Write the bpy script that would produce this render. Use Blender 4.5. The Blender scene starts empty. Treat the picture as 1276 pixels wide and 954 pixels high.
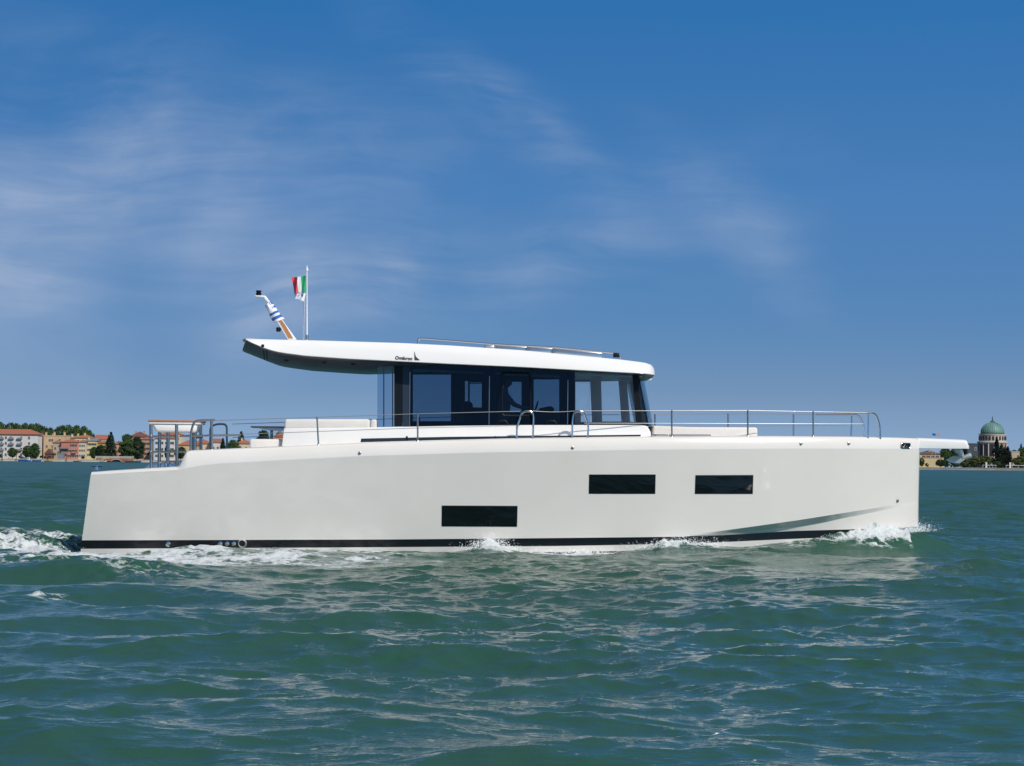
import bpy, bmesh, math, random
import numpy as np
from mathutils import Vector, Matrix
from mathutils.bvhtree import BVHTree

R = math.radians
rng = np.random.default_rng(7)
random.seed(7)
scene = bpy.context.scene
C = bpy.context.collection

# ---------------------------------------------------------------- camera
FPX, PW, PH = 2920.0, 1276.0, 954.0
CAMZ = 1.92
HORIZON_Y = 575.6
PITCH = math.atan((HORIZON_Y - 477.0) / FPX)
ROLL = R(0.54)
cam_pos = np.array([0.0, 0.0, CAMZ])
fwd = np.array([0, math.cos(PITCH), math.sin(PITCH)])
up0 = np.array([0, -math.sin(PITCH), math.cos(PITCH)])
rt0 = np.array([1.0, 0, 0])
rt = math.cos(ROLL) * rt0 + math.sin(ROLL) * up0
upv = -math.sin(ROLL) * rt0 + math.cos(ROLL) * up0
cd = bpy.data.cameras.new('Camera')
cd.sensor_width = 36.0
cd.lens = 36.0 * FPX / PW
cd.clip_start, cd.clip_end = 0.5, 12000
cam = bpy.data.objects.new('Camera', cd)
C.objects.link(cam)
m = Matrix(((rt[0], upv[0], -fwd[0]), (rt[1], upv[1], -fwd[1]), (rt[2], upv[2], -fwd[2]))).to_4x4()
m.translation = Vector(cam_pos)
cam.matrix_world = m
scene.camera = cam

# ---------------------------------------------------------------- sky and sun
SUN_AZ, SUN_EL = R(38), R(43)            # azimuth to the right of "behind the camera"
sun_vec = Vector((math.sin(SUN_AZ) * math.cos(SUN_EL), -math.cos(SUN_AZ) * math.cos(SUN_EL), math.sin(SUN_EL)))
world = bpy.data.worlds.new('World')
scene.world = world
world.use_nodes = True
wn, wl = world.node_tree.nodes, world.node_tree.links
wn.clear()


def N(nodes, t, **kw):
    n = nodes.new(t)
    for k, v in kw.items():
        if k == 'inp':
            for kk, vv in v.items():
                n.inputs[kk].default_value = vv
        else:
            setattr(n, k, v)
    return n


def mathn(nodes, links, op, a, b=None, clamp=False):
    n = nodes.new('ShaderNodeMath')
    n.operation = op
    n.use_clamp = clamp
    for i, v in enumerate((a, b)):
        if v is None:
            continue
        if isinstance(v, (int, float)):
            n.inputs[i].default_value = v
        else:
            links.new(v, n.inputs[i])
    return n.outputs[0]


def build_world():
    tc = N(wn, 'ShaderNodeTexCoord')
    sep = N(wn, 'ShaderNodeSeparateXYZ')
    wl.new(tc.outputs['Generated'], sep.inputs[0])
    X, Y, Z = sep.outputs
    zc = mathn(wn, wl, 'MAXIMUM', Z, 0.0)
    # the clear maritime air deepens quickly above the horizon: look the sky up higher
    z2 = mathn(wn, wl, 'ADD', mathn(wn, wl, 'MULTIPLY', zc, SKY_STRETCH), SKY_LIFT)
    comb = N(wn, 'ShaderNodeCombineXYZ')
    wl.new(X, comb.inputs[0]); wl.new(Y, comb.inputs[1]); wl.new(z2, comb.inputs[2])
    nrm = N(wn, 'ShaderNodeVectorMath', operation='NORMALIZE')
    wl.new(comb.outputs[0], nrm.inputs[0])
    sky = N(wn, 'ShaderNodeTexSky', sky_type='NISHITA', sun_disc=False, sun_elevation=SUN_EL,
            sun_rotation=math.pi - SUN_AZ, altitude=0.0, air_density=1.0, dust_density=0.3, ozone_density=2.0)
    wl.new(nrm.outputs[0], sky.inputs[0])
    gam = N(wn, 'ShaderNodeGamma', inp={'Gamma': SKY_GAMMA})
    wl.new(sky.outputs[0], gam.inputs[0])
    tint = N(wn, 'ShaderNodeMix', data_type='RGBA', blend_type='MULTIPLY')
    tint.inputs[0].default_value = 1.0
    wl.new(gam.outputs[0], tint.inputs[6])
    rp = N(wn, 'ShaderNodeValToRGB')
    eld = mathn(wn, wl, 'MULTIPLY', mathn(wn, wl, 'ARCSINE', Z), 57.2958 / 45.0)
    wl.new(eld, rp.inputs[0])
    els = rp.color_ramp.elements
    for k_, (deg, c_) in enumerate(SKY_TINT):
        e_ = els[k_] if k_ < 2 else els.new(deg / 45.0)
        e_.position = deg / 45.0
        e_.color = (*[q_ / 4 for q_ in c_], 1)
    sc4 = N(wn, 'ShaderNodeVectorMath', operation='SCALE', inp={'Scale': 4.0})
    wl.new(rp.outputs[0], sc4.inputs[0])
    wl.new(sc4.outputs[0], tint.inputs[7])
    # thin cirrus: noise on a high cloud plane, kept to a few broad patches of the sky
    az = mathn(wn, wl, 'ARCTAN2', X, Y)            # radians, 0 = straight ahead
    el = mathn(wn, wl, 'ARCSINE', Z)
    ang = N(wn, 'ShaderNodeCombineXYZ')
    wl.new(mathn(wn, wl, 'MULTIPLY', az, 57.2958), ang.inputs[0])
    wl.new(mathn(wn, wl, 'MULTIPLY', el, 57.2958), ang.inputs[1])

    def patch(a0, e0, sa, se, rot, amp):
        mp = N(wn, 'ShaderNodeMapping', vector_type='TEXTURE')
        mp.inputs['Location'].default_value = (a0, e0, 0)
        mp.inputs['Rotation'].default_value = (0, 0, R(rot))
        mp.inputs['Scale'].default_value = (sa, se, 1)
        wl.new(warp.outputs[0], mp.inputs[0])
        ln = N(wn, 'ShaderNodeVectorMath', operation='LENGTH')
        wl.new(mp.outputs[0], ln.inputs[0])
        mr = N(wn, 'ShaderNodeMapRange', interpolation_type='SMOOTHERSTEP')
        mr.inputs[1].default_value = 1.0; mr.inputs[2].default_value = 0.0
        mr.inputs[3].default_value = 0.0; mr.inputs[4].default_value = amp
        wl.new(ln.outputs['Value'], mr.inputs[0])
        return mr.outputs[0]

    wnz = N(wn, 'ShaderNodeTexNoise', inp={'Scale': 0.13, 'Detail': 2.0, 'Roughness': 0.45})
    wl.new(ang.outputs[0], wnz.inputs['Vector'])
    wsub = N(wn, 'ShaderNodeVectorMath', operation='SUBTRACT')
    wl.new(wnz.outputs['Color'], wsub.inputs[0]); wsub.inputs[1].default_value = (0.5, 0.5, 0.5)
    wsc = N(wn, 'ShaderNodeVectorMath', operation='SCALE', inp={'Scale': 2.6})
    wl.new(wsub.outputs[0], wsc.inputs[0])
    warp = N(wn, 'ShaderNodeVectorMath', operation='ADD')
    wl.new(ang.outputs[0], warp.inputs[0]); wl.new(wsc.outputs[0], warp.inputs[1])

    mask = None
    for p in CLOUDS:
        o = patch(*p)
        mask = o if mask is None else mathn(wn, wl, 'ADD', mask, o)

    def streak(rot, sx, sy, scale, detail, rough, dist):
        mp = N(wn, 'ShaderNodeMapping')
        mp.inputs['Rotation'].default_value = (0, 0, R(rot))
        mp.inputs['Scale'].default_value = (sx, sy, 1)
        wl.new(warp.outputs[0], mp.inputs[0])
        nz = N(wn, 'ShaderNodeTexNoise', inp={'Scale': scale, 'Detail': detail, 'Roughness': rough, 'Distortion': dist})
        wl.new(mp.outputs[0], nz.inputs['Vector'])
        return nz.outputs[0]
    veil = patch(-12, 4.2, 13, 5.0, 4, 0.36)
    s1 = streak(-14, 0.22, 1.2, 0.50, 8.0, 0.54, 0.8)
    s2 = streak(24, 0.16, 1.7, 1.3, 8.0, 0.60, 0.25)
    s3 = streak(0, 1.0, 1.0, 0.35, 4.0, 0.5, 0.2)
    s = mathn(wn, wl, 'ADD', mathn(wn, wl, 'MULTIPLY', s1, 0.5), mathn(wn, wl, 'MULTIPLY', s2, 0.22))
    s = mathn(wn, wl, 'ADD', s, mathn(wn, wl, 'MULTIPLY', s3, 0.28))
    mr = N(wn, 'ShaderNodeMapRange', interpolation_type='SMOOTHSTEP')
    mr.inputs[1].default_value = 0.36; mr.inputs[2].default_value = 0.84
    wl.new(s, mr.inputs[0])
    fac = mathn(wn, wl, 'ADD', mathn(wn, wl, 'MULTIPLY', mr.outputs[0], mask), veil, clamp=True)
    # haze band low over the horizon
    hz = N(wn, 'ShaderNodeMapRange', interpolation_type='SMOOTHSTEP')
    hz.inputs[1].default_value = 1.9; hz.inputs[2].default_value = 0.6
    hz.inputs[3].default_value = 0.0; hz.inputs[4].default_value = 0.16
    eln = mathn(wn, wl, 'MULTIPLY', el, 57.2958)
    wl.new(eln, hz.inputs[0])
    fac = mathn(wn, wl, 'MAXIMUM', fac, hz.outputs[0])
    cm = N(wn, 'ShaderNodeMix', data_type='RGBA')
    wl.new(fac, cm.inputs[0])
    wl.new(tint.outputs[2], cm.inputs[6])
    cm.inputs[7].default_value = CLOUD_COL
    bg = N(wn, 'ShaderNodeBackground', inp={'Strength': 0.10})
    wl.new(cm.outputs[2], bg.inputs[0])
    out = N(wn, 'ShaderNodeOutputWorld')
    wl.new(bg.outputs[0], out.inputs[0])


SKY_STRETCH, SKY_LIFT, SKY_GAMMA = 4.2, 0.30, 1.0
SKY_TINT = [(1.6, (1.343, 1.359, 1.267)), (3.6, (0.974, 1.402, 1.538)), (6.5, (0.851, 1.520, 1.850)), (11.2, (0.419, 1.357, 1.889)), (13.5, (0.70, 1.32, 1.65)), (20.0, (1.15, 1.28, 1.35)), (30.0, (1.35, 1.25, 1.15))]
CLOUD_COL = (3.7, 4.6, 6.3, 1.0)
# azimuth, elevation (deg), half extents, rotation, strength
CLOUDS = [(-10.5, 5.6, 15.0, 5.6, 6, 1.05), (-2.0, 4.3, 9.5, 2.0, 10, 1.15), (-0.4, 8.6, 7.5, 1.5, -36, 0.62),
          (5.4, 6.0, 5.0, 1.6, -42, 0.46), (6.5, 6.6, 2.6, 2.6, 20, .25), (-11, 9.0, 6.0, 2.4, -20, 0.35), (30, 9, 14, 4, 5, .4), (-40, 12, 18, 6, -8, .5)]
build_world()

sl = bpy.data.lights.new('Sun', 'SUN')
sl.energy = 3.85
sl.angle = R(0.53)
sl.color = (1.0, 0.94, 0.86)
sun = bpy.data.objects.new('Sun', sl)
sun.rotation_euler = (-sun_vec).to_track_quat('-Z', 'Y').to_euler()
C.objects.link(sun)
vs = scene.view_settings
vs.view_transform, vs.look, vs.gamma, vs.use_curve_mapping = 'Standard', 'None', 1.0, False
vs.exposure = 0.0
scene.cycles.max_bounces = 10
scene.cycles.transparent_max_bounces = 16
scene.cycles.caustics_reflective = False
scene.cycles.caustics_refractive = False
scene.cycles.sample_clamp_indirect = 0.0
scene.cycles.blur_glossy = 0.1

# ---------------------------------------------------------------- measuring helpers


def ray(px, py):
    d = rt * ((px - PW / 2) / FPX) + upv * (-(py - PH / 2) / FPX) + fwd
    return d


YAW = R(1.8)
BO = np.array([0.0, 52.45, 0.0])          # boat origin: on its centreline amidships, at the water
hd = np.array([math.cos(YAW), math.sin(YAW), 0.0])
pt = np.array([-math.sin(YAW), math.cos(YAW), 0.0])


def B(px, py, v):
    """point on the fore-and-aft plane v metres to port of the centreline, in boat coordinates (u, v, z)"""
    d = ray(px, py)
    s = (v - (cam_pos - BO) @ pt) / (d @ pt)
    P = cam_pos + s * d - BO
    return np.array([P @ hd, v, P[2]])


def to_boat(P):
    P = np.asarray(P) - BO
    return np.array([P @ hd, P @ pt, P[2]])


def at(px, py, D):
    d = ray(px, py)
    return cam_pos + d * (D / d[1])


def at_z(px, py, z):
    d = ray(px, py)
    return cam_pos + d * ((z - CAMZ) / d[2])


# ---------------------------------------------------------------- mesh helpers
class MB:
    def __init__(s):
        s.v, s.f, s.m = [], [], []

    def add(s, verts, faces, mi=0):
        o = len(s.v)
        s.v += [tuple(float(c) for c in p) for p in verts]
        s.f += [tuple(i + o for i in f) for f in faces]
        s.m += [mi] * len(faces)
        return s

    def bm(s, bmobj, mi=0):
        bmobj.verts.index_update()
        s.add([v.co[:] for v in bmobj.verts], [[v.index for v in f.verts] for f in bmobj.faces], mi)
        bmobj.free()
        return s

    def box(s, lo, hi, bevel=0.0, seg=2, mi=0, mat=None):
        b = bmesh.new()
        bmesh.ops.create_cube(b, size=1.0)
        lo, hi = Vector(lo), Vector(hi)
        for v in b.verts:
            v.co = Vector(((v.co[i] + .5) * (hi[i] - lo[i]) + lo[i] for i in range(3)))
        if bevel > 0:
            bmesh.ops.bevel(b, geom=b.edges[:], offset=bevel, segments=seg, affect='EDGES', profile=0.5)
        if mat is not None:
            bmesh.ops.transform(b, matrix=mat, verts=b.verts)
        return s.bm(b, mi)

    def prism(s, poly, axis_vec, bevel=0.0, seg=2, mi=0):
        """polygon (3D points, planar) swept along axis_vec"""
        n = len(poly)
        b = bmesh.new()
        a = [b.verts.new(p) for p in poly]
        c = [b.verts.new(np.asarray(p) + np.asarray(axis_vec)) for p in poly]
        b.faces.new(a); b.faces.new(c[::-1])
        for i in range(n):
            b.faces.new((a[i], c[i], c[(i + 1) % n], a[(i + 1) % n]))
        bmesh.ops.recalc_face_normals(b, faces=b.faces)
        if bevel > 0:
            bmesh.ops.bevel(b, geom=b.edges[:], offset=bevel, segments=seg, affect='EDGES', profile=0.5)
        return s.bm(b, mi)

    def tube(s, pts, r, n=8, mi=0, cap=True):
        pts = [np.asarray(p, float) for p in pts]
        rs = r if isinstance(r, (list, tuple)) else [r] * len(pts)
        rings = []
        prev = None
        for i, p in enumerate(pts):
            t = pts[min(i + 1, len(pts) - 1)] - pts[max(i - 1, 0)]
            t = t / (np.linalg.norm(t) + 1e-12)
            if prev is None:
                a = np.array([0, 0, 1.0]) if abs(t[2]) < .9 else np.array([1.0, 0, 0])
                x = np.cross(t, a)
            else:
                x = prev - t * (prev @ t)
            x /= np.linalg.norm(x)
            prev = x
            y = np.cross(t, x)
            rings.append([p + rs[i] * (math.cos(k * 2 * math.pi / n) * x + math.sin(k * 2 * math.pi / n) * y) for k in range(n)])
        V = [q for rg in rings for q in rg]
        F = []
        for i in range(len(rings) - 1):
            for k in range(n):
                F.append((i * n + k, i * n + (k + 1) % n, (i + 1) * n + (k + 1) % n, (i + 1) * n + k))
        if cap:
            F.append(tuple(range(n))[::-1])
            F.append(tuple((len(rings) - 1) * n + k for k in range(n)))
        return s.add(V, F, mi)

    def lathe(s, c, prof, n=24, mi=0, axis='z'):
        V, F = [], []
        for (r, z) in prof:
            for k in range(n):
                a = k * 2 * math.pi / n
                p = (r * math.cos(a), r * math.sin(a), z)
                if axis == 'y':
                    p = (p[0], p[2], p[1])
                V.append((c[0] + p[0], c[1] + p[1], c[2] + p[2]))
        for i in range(len(prof) - 1):
            for k in range(n):
                F.append((i * n + k, i * n + (k + 1) % n, (i + 1) * n + (k + 1) % n, (i + 1) * n + k))
        F.append(tuple(range(n))[::-1]); F.append(tuple((len(prof) - 1) * n + k for k in range(n)))
        return s.add(V, F, mi)

    def build(s, name, mats, parent=None, ang=32, smooth=True, recalc=True):
        me = bpy.data.meshes.new(name)
        me.from_pydata(s.v, [], s.f)
        for mt in (mats if isinstance(mats, (list, tuple)) else [mats]):
            me.materials.append(mt)
        me.polygons.foreach_set('material_index', s.m)
        b = bmesh.new()
        b.from_mesh(me)
        if recalc:
            bmesh.ops.recalc_face_normals(b, faces=b.faces)
        if smooth:
            ca = R(ang)
            for f in b.faces:
                f.smooth = True
            for e in b.edges:
                if len(e.link_faces) == 2 and e.calc_face_angle(0) > ca:
                    e.smooth = False
        b.to_mesh(me)
        b.free()
        o = bpy.data.objects.new(name, me)
        C.objects.link(o)
        if parent is not None:
            o.parent = parent
        return o


def bend(pts, r=0.08, n=5):
    """round the corners of a polyline"""
    pts = [np.asarray(p, float) for p in pts]
    out = [pts[0]]
    for i in range(1, len(pts) - 1):
        a, b, c = pts[i - 1], pts[i], pts[i + 1]
        ra = min(r, np.linalg.norm(a - b) * .45); rc = min(r, np.linalg.norm(c - b) * .45)
        p0 = b + (a - b) / np.linalg.norm(a - b) * ra
        p1 = b + (c - b) / np.linalg.norm(c - b) * rc
        for k in range(n + 1):
            t = k / n
            out.append((1 - t) ** 2 * p0 + 2 * t * (1 - t) * b + t * t * p1)
    out.append(pts[-1])
    return out


def tag(o, label=None, cat=None, group=None, kind=None):
    for k, v in (('label', label), ('category', cat), ('group', group), ('kind', kind)):
        if v:
            o[k] = v
    return o


def empty(name, loc, rz=0.0):
    o = bpy.data.objects.new(name, None)
    o.location = loc
    o.rotation_euler = (0, 0, rz)
    o.empty_display_size = 0.3
    C.objects.link(o)
    return o


# ---------------------------------------------------------------- materials
def pm(name, col, rough=0.5, metal=0.0, coat=0.0, var=0.0, vscale=3.0, bump=0.0, bscale=40.0, spec=0.5, stretch=(1, 1, 1)):
    mt = bpy.data.materials.new(name)
    mt.use_nodes = True
    nt = mt.node_tree
    p = nt.nodes['Principled BSDF']
    p.inputs['Base Color'].default_value = (*col, 1)
    p.inputs['Roughness'].default_value = rough
    p.inputs['Metallic'].default_value = metal
    p.inputs['Coat Weight'].default_value = coat
    p.inputs['Coat Roughness'].default_value = 0.02
    p.inputs['Specular IOR Level'].default_value = spec
    if var > 0 or bump > 0:
        tc = nt.nodes.new('ShaderNodeTexCoord')
        mp = nt.nodes.new('ShaderNodeMapping')
        mp.inputs['Scale'].default_value = stretch
        nt.links.new(tc.outputs['Object'], mp.inputs[0])
    if var > 0:
        nz = N(nt.nodes, 'ShaderNodeTexNoise', inp={'Scale': vscale, 'Detail': 5.0, 'Roughness': 0.6})
        nt.links.new(mp.outputs[0], nz.inputs['Vector'])
        mr = N(nt.nodes, 'ShaderNodeMapRange')
        mr.inputs[1].default_value = 0.25; mr.inputs[2].default_value = 0.75
        mr.inputs[3].default_value = 1 - var; mr.inputs[4].default_value = 1 + var
        nt.links.new(nz.outputs[0], mr.inputs[0])
        mx = N(nt.nodes, 'ShaderNodeVectorMath', operation='SCALE')
        mx.inputs[0].default_value = col
        nt.links.new(mr.outputs[0], mx.inputs['Scale'])
        nt.links.new(mx.outputs[0], p.inputs['Base Color'])
    if bump > 0:
        nz = N(nt.nodes, 'ShaderNodeTexNoise', inp={'Scale': bscale, 'Detail': 4.0})
        nt.links.new(mp.outputs[0], nz.inputs['Vector'])
        bp = N(nt.nodes, 'ShaderNodeBump', inp={'Strength': bump, 'Distance': 0.02})
        nt.links.new(nz.outputs[0], bp.inputs['Height'])
        nt.links.new(bp.outputs[0], p.inputs['Normal'])
    return mt


def glass(name, tint, refl=0.9, rough=0.01, hue=(1, 1, 1)):
    mt = bpy.data.materials.new(name)
    mt.use_nodes = True
    nt = mt.node_tree
    nt.nodes.clear()
    tr = N(nt.nodes, 'ShaderNodeBsdfTransparent'); tr.inputs[0].default_value = (*tint, 1)
    gl = N(nt.nodes, 'ShaderNodeBsdfGlossy', inp={'Roughness': rough})
    gl.inputs[0].default_value = (refl * hue[0], refl * hue[1], refl * hue[2], 1)
    fr = N(nt.nodes, 'ShaderNodeFresnel', inp={'IOR': 1.45})
    mx = N(nt.nodes, 'ShaderNodeMixShader')
    out = N(nt.nodes, 'ShaderNodeOutputMaterial')
    nt.links.new(fr.outputs[0], mx.inputs[0])
    nt.links.new(tr.outputs[0], mx.inputs[1])
    nt.links.new(gl.outputs[0], mx.inputs[2])
    nt.links.new(mx.outputs[0], out.inputs[0])
    return mt


M = {}
M['gel'] = pm('white gelcoat', (0.80, 0.762, 0.70), 0.16, coat=1.0, var=0.03, vscale=0.8)
M['white'] = pm('white superstructure paint', (0.83, 0.815, 0.785), 0.3, coat=0.3, var=0.015, vscale=1.2)
M['stripe'] = pm('black boot stripe', (0.006, 0.006, 0.008), 0.25, coat=0.3)
M['antifoul'] = pm('black antifouling', (0.012, 0.012, 0.014), 0.6, var=0.2)
M['steel'] = pm('polished stainless steel', (0.62, 0.63, 0.64), 0.16, 1.0)
M['steel_dull'] = pm('brushed stainless steel', (0.42, 0.40, 0.37), 0.32, 1.0)
M['wire'] = pm('steel wire', (0.45, 0.46, 0.47), 0.35, 0.9)
M['black'] = pm('black trim', (0.006, 0.007, 0.010), 0.45, spec=.25)
M['navy'] = pm('dark cabin lining', (0.010, 0.024, 0.050), 0.5)
M['lining'] = pm('pale cabin lining', (0.80, 0.77, 0.73), 0.5)
M['wood'] = pm('interior oak', (0.30, 0.22, 0.15), 0.45, var=0.2, vscale=4, stretch=(1, 1, 8))
M['teak'] = pm('varnished teak', (0.42, 0.19, 0.07), 0.35, coat=0.4, var=0.25, vscale=9, stretch=(6, 6, .6))
M['teakdeck'] = pm('weathered teak', (0.36, 0.26, 0.17), 0.6, var=0.2, vscale=6, stretch=(.4, 6, 1))
M['cushion'] = pm('off white upholstery', (0.72, 0.69, 0.65), 0.8, var=0.05, vscale=5, bump=0.25, bscale=60)
M['soffit'] = pm('dark grey soffit paint', (0.042, 0.050, 0.066), 0.3, coat=0.15)
M['tint'] = glass('navy tinted glass', (0.40, 0.49, 0.58), 0.5, hue=(.5, .75, 1))
M['clear'] = glass('clear glass', (0.94, 0.955, 0.965), 0.9)
M['clearblue'] = glass('pale blue glass', (0.70, 0.78, 0.86), 0.9)
M['hullglass'] = pm('black hull glass', (0.003, 0.003, 0.005), 0.012, spec=0.9)
M['panel'] = pm('silver solar panel tray', (0.55, 0.56, 0.58), 0.3, 0.8)
M['ink'] = pm('dark navy lettering', (0.02, 0.025, 0.035), 0.5)
M['red'] = pm('flag red', (0.75, 0.09, 0.11), 0.8)
M['green'] = pm('flag green', (0.03, 0.36, 0.16), 0.8)
M['flagwhite'] = pm('flag white', (0.78, 0.78, 0.80), 0.8)
M['blue'] = pm('flag blue', (0.03, 0.13, 0.42), 0.8)

# ================================================================ THE SEA
# ---------------------------------------------------------------- hull plan (needed by the water too)


def plan(c, bmax, t0, p, q, stern=0.0):
    c = np.clip(np.asarray(c, float), 0, 1)
    s = np.clip((c - t0) / (1 - t0), 0, 1)
    b = bmax * np.clip(1 - s ** p, 0, 1) ** q
    a = np.clip((0.25 - c) / 0.25, 0, 1)
    return b - stern * a ** 2


U_STERN_TOP = B(113, 588, -2.40)[0]
U_STERN_BOT = B(98.5, 690, -2.15)[0]
U_BOW = B(1145, 620, -0.30)[0]


def c_of_u(u, us):
    return (u - us) / (U_BOW - us)


def sstep(x, a, b):
    t = np.clip((np.asarray(x, float) - a) / (b - a), 0, 1)
    return t * t * (3 - 2 * t)


b_deck = lambda u: plan(c_of_u(u, U_STERN_TOP), 2.04, .12, 3.3, .74, .08) + .38
b_knk = lambda u: np.maximum(plan(c_of_u(u, U_STERN_BOT), 2.04, .12, 3.3, .74, .08) + .38 - .32 + .22 * sstep(c_of_u(u, U_STERN_BOT), .2, .98), 0)
_ua, _ub, _uc, _ud = [B(px_, 660, -1.8)[0] for px_ in (850, 985, 1020, 1142)]
k_off = lambda u: .20 * sstep(u, _ua, _ub) * (1 - sstep(u, _uc, _ud))
b_wl = lambda u: np.maximum(b_knk(u) - .02 - k_off(u), 0)


def line_uz(pts, bfun):
    us, zs = [], []
    for px, py in pts:
        v = -1.5
        for _ in range(10):
            P = B(px, py, v)
            v = -float(bfun(P[0]))
        us.append(P[0]); zs.append(P[2])
    us, zs = np.array(us), np.array(zs)
    return lambda u: np.interp(u, us, zs)


WLINE = [(60, 695), (100, 699), (150, 700), (200, 700), (290, 699), (330, 694), (400, 687), (440, 684), (480, 686), (560, 687), (590, 684), (608, 679), (630, 683), (650, 687),
         (700, 689), (760, 688), (800, 685), (835, 677), (870, 679), (930, 682), (960, 678), (1000, 675), (1050, 671), (1100, 667), (1142, 662)]
z_wl = line_uz(WLINE, b_wl)

FOAM_SPOTS = []     # (px, py, half width px, half height px, strength) read on the water plane


def gauss(x, s):
    return np.exp(-0.5 * (x / s) ** 2)


def vnoise(x, y, seed):
    """cheap smooth value noise on numpy arrays"""
    r = np.random.default_rng(seed)
    tab = r.random((256, 256))
    xi, yi = np.floor(x).astype(int), np.floor(y).astype(int)
    fx, fy = x - xi, y - yi
    fx, fy = fx * fx * (3 - 2 * fx), fy * fy * (3 - 2 * fy)
    g = lambda i, j: tab[(i) & 255, (j) & 255]
    return (g(xi, yi) * (1 - fx) + g(xi + 1, yi) * fx) * (1 - fy) + (g(xi, yi + 1) * (1 - fx) + g(xi + 1, yi + 1) * fx) * fy


def make_waves():
    W = []
    r = np.random.default_rng(21)

    def band(n, l0, l1, rms, dir0, spread):
        for i in range(n):
            lam = l0 * (l1 / l0) ** ((i + r.random()) / n)
            th = R(dir0 + r.normal(0, spread))
            amp = rms * math.sqrt(2.0 / n) * (lam / math.sqrt(l0 * l1)) ** 0.55
            W.append((lam, th, amp, r.random() * 2 * math.pi))
    band(12, 3.6, 8.0, 0.052, -110, 26)
    band(22, 1.7, 4.5, 0.027, -106, 42)
    band(34, 0.65, 1.7, 0.0165, -98, 58)
    band(40, 0.26, 0.65, 0.0066, -94, 65)
    return W


WAVES = make_waves()


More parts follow.
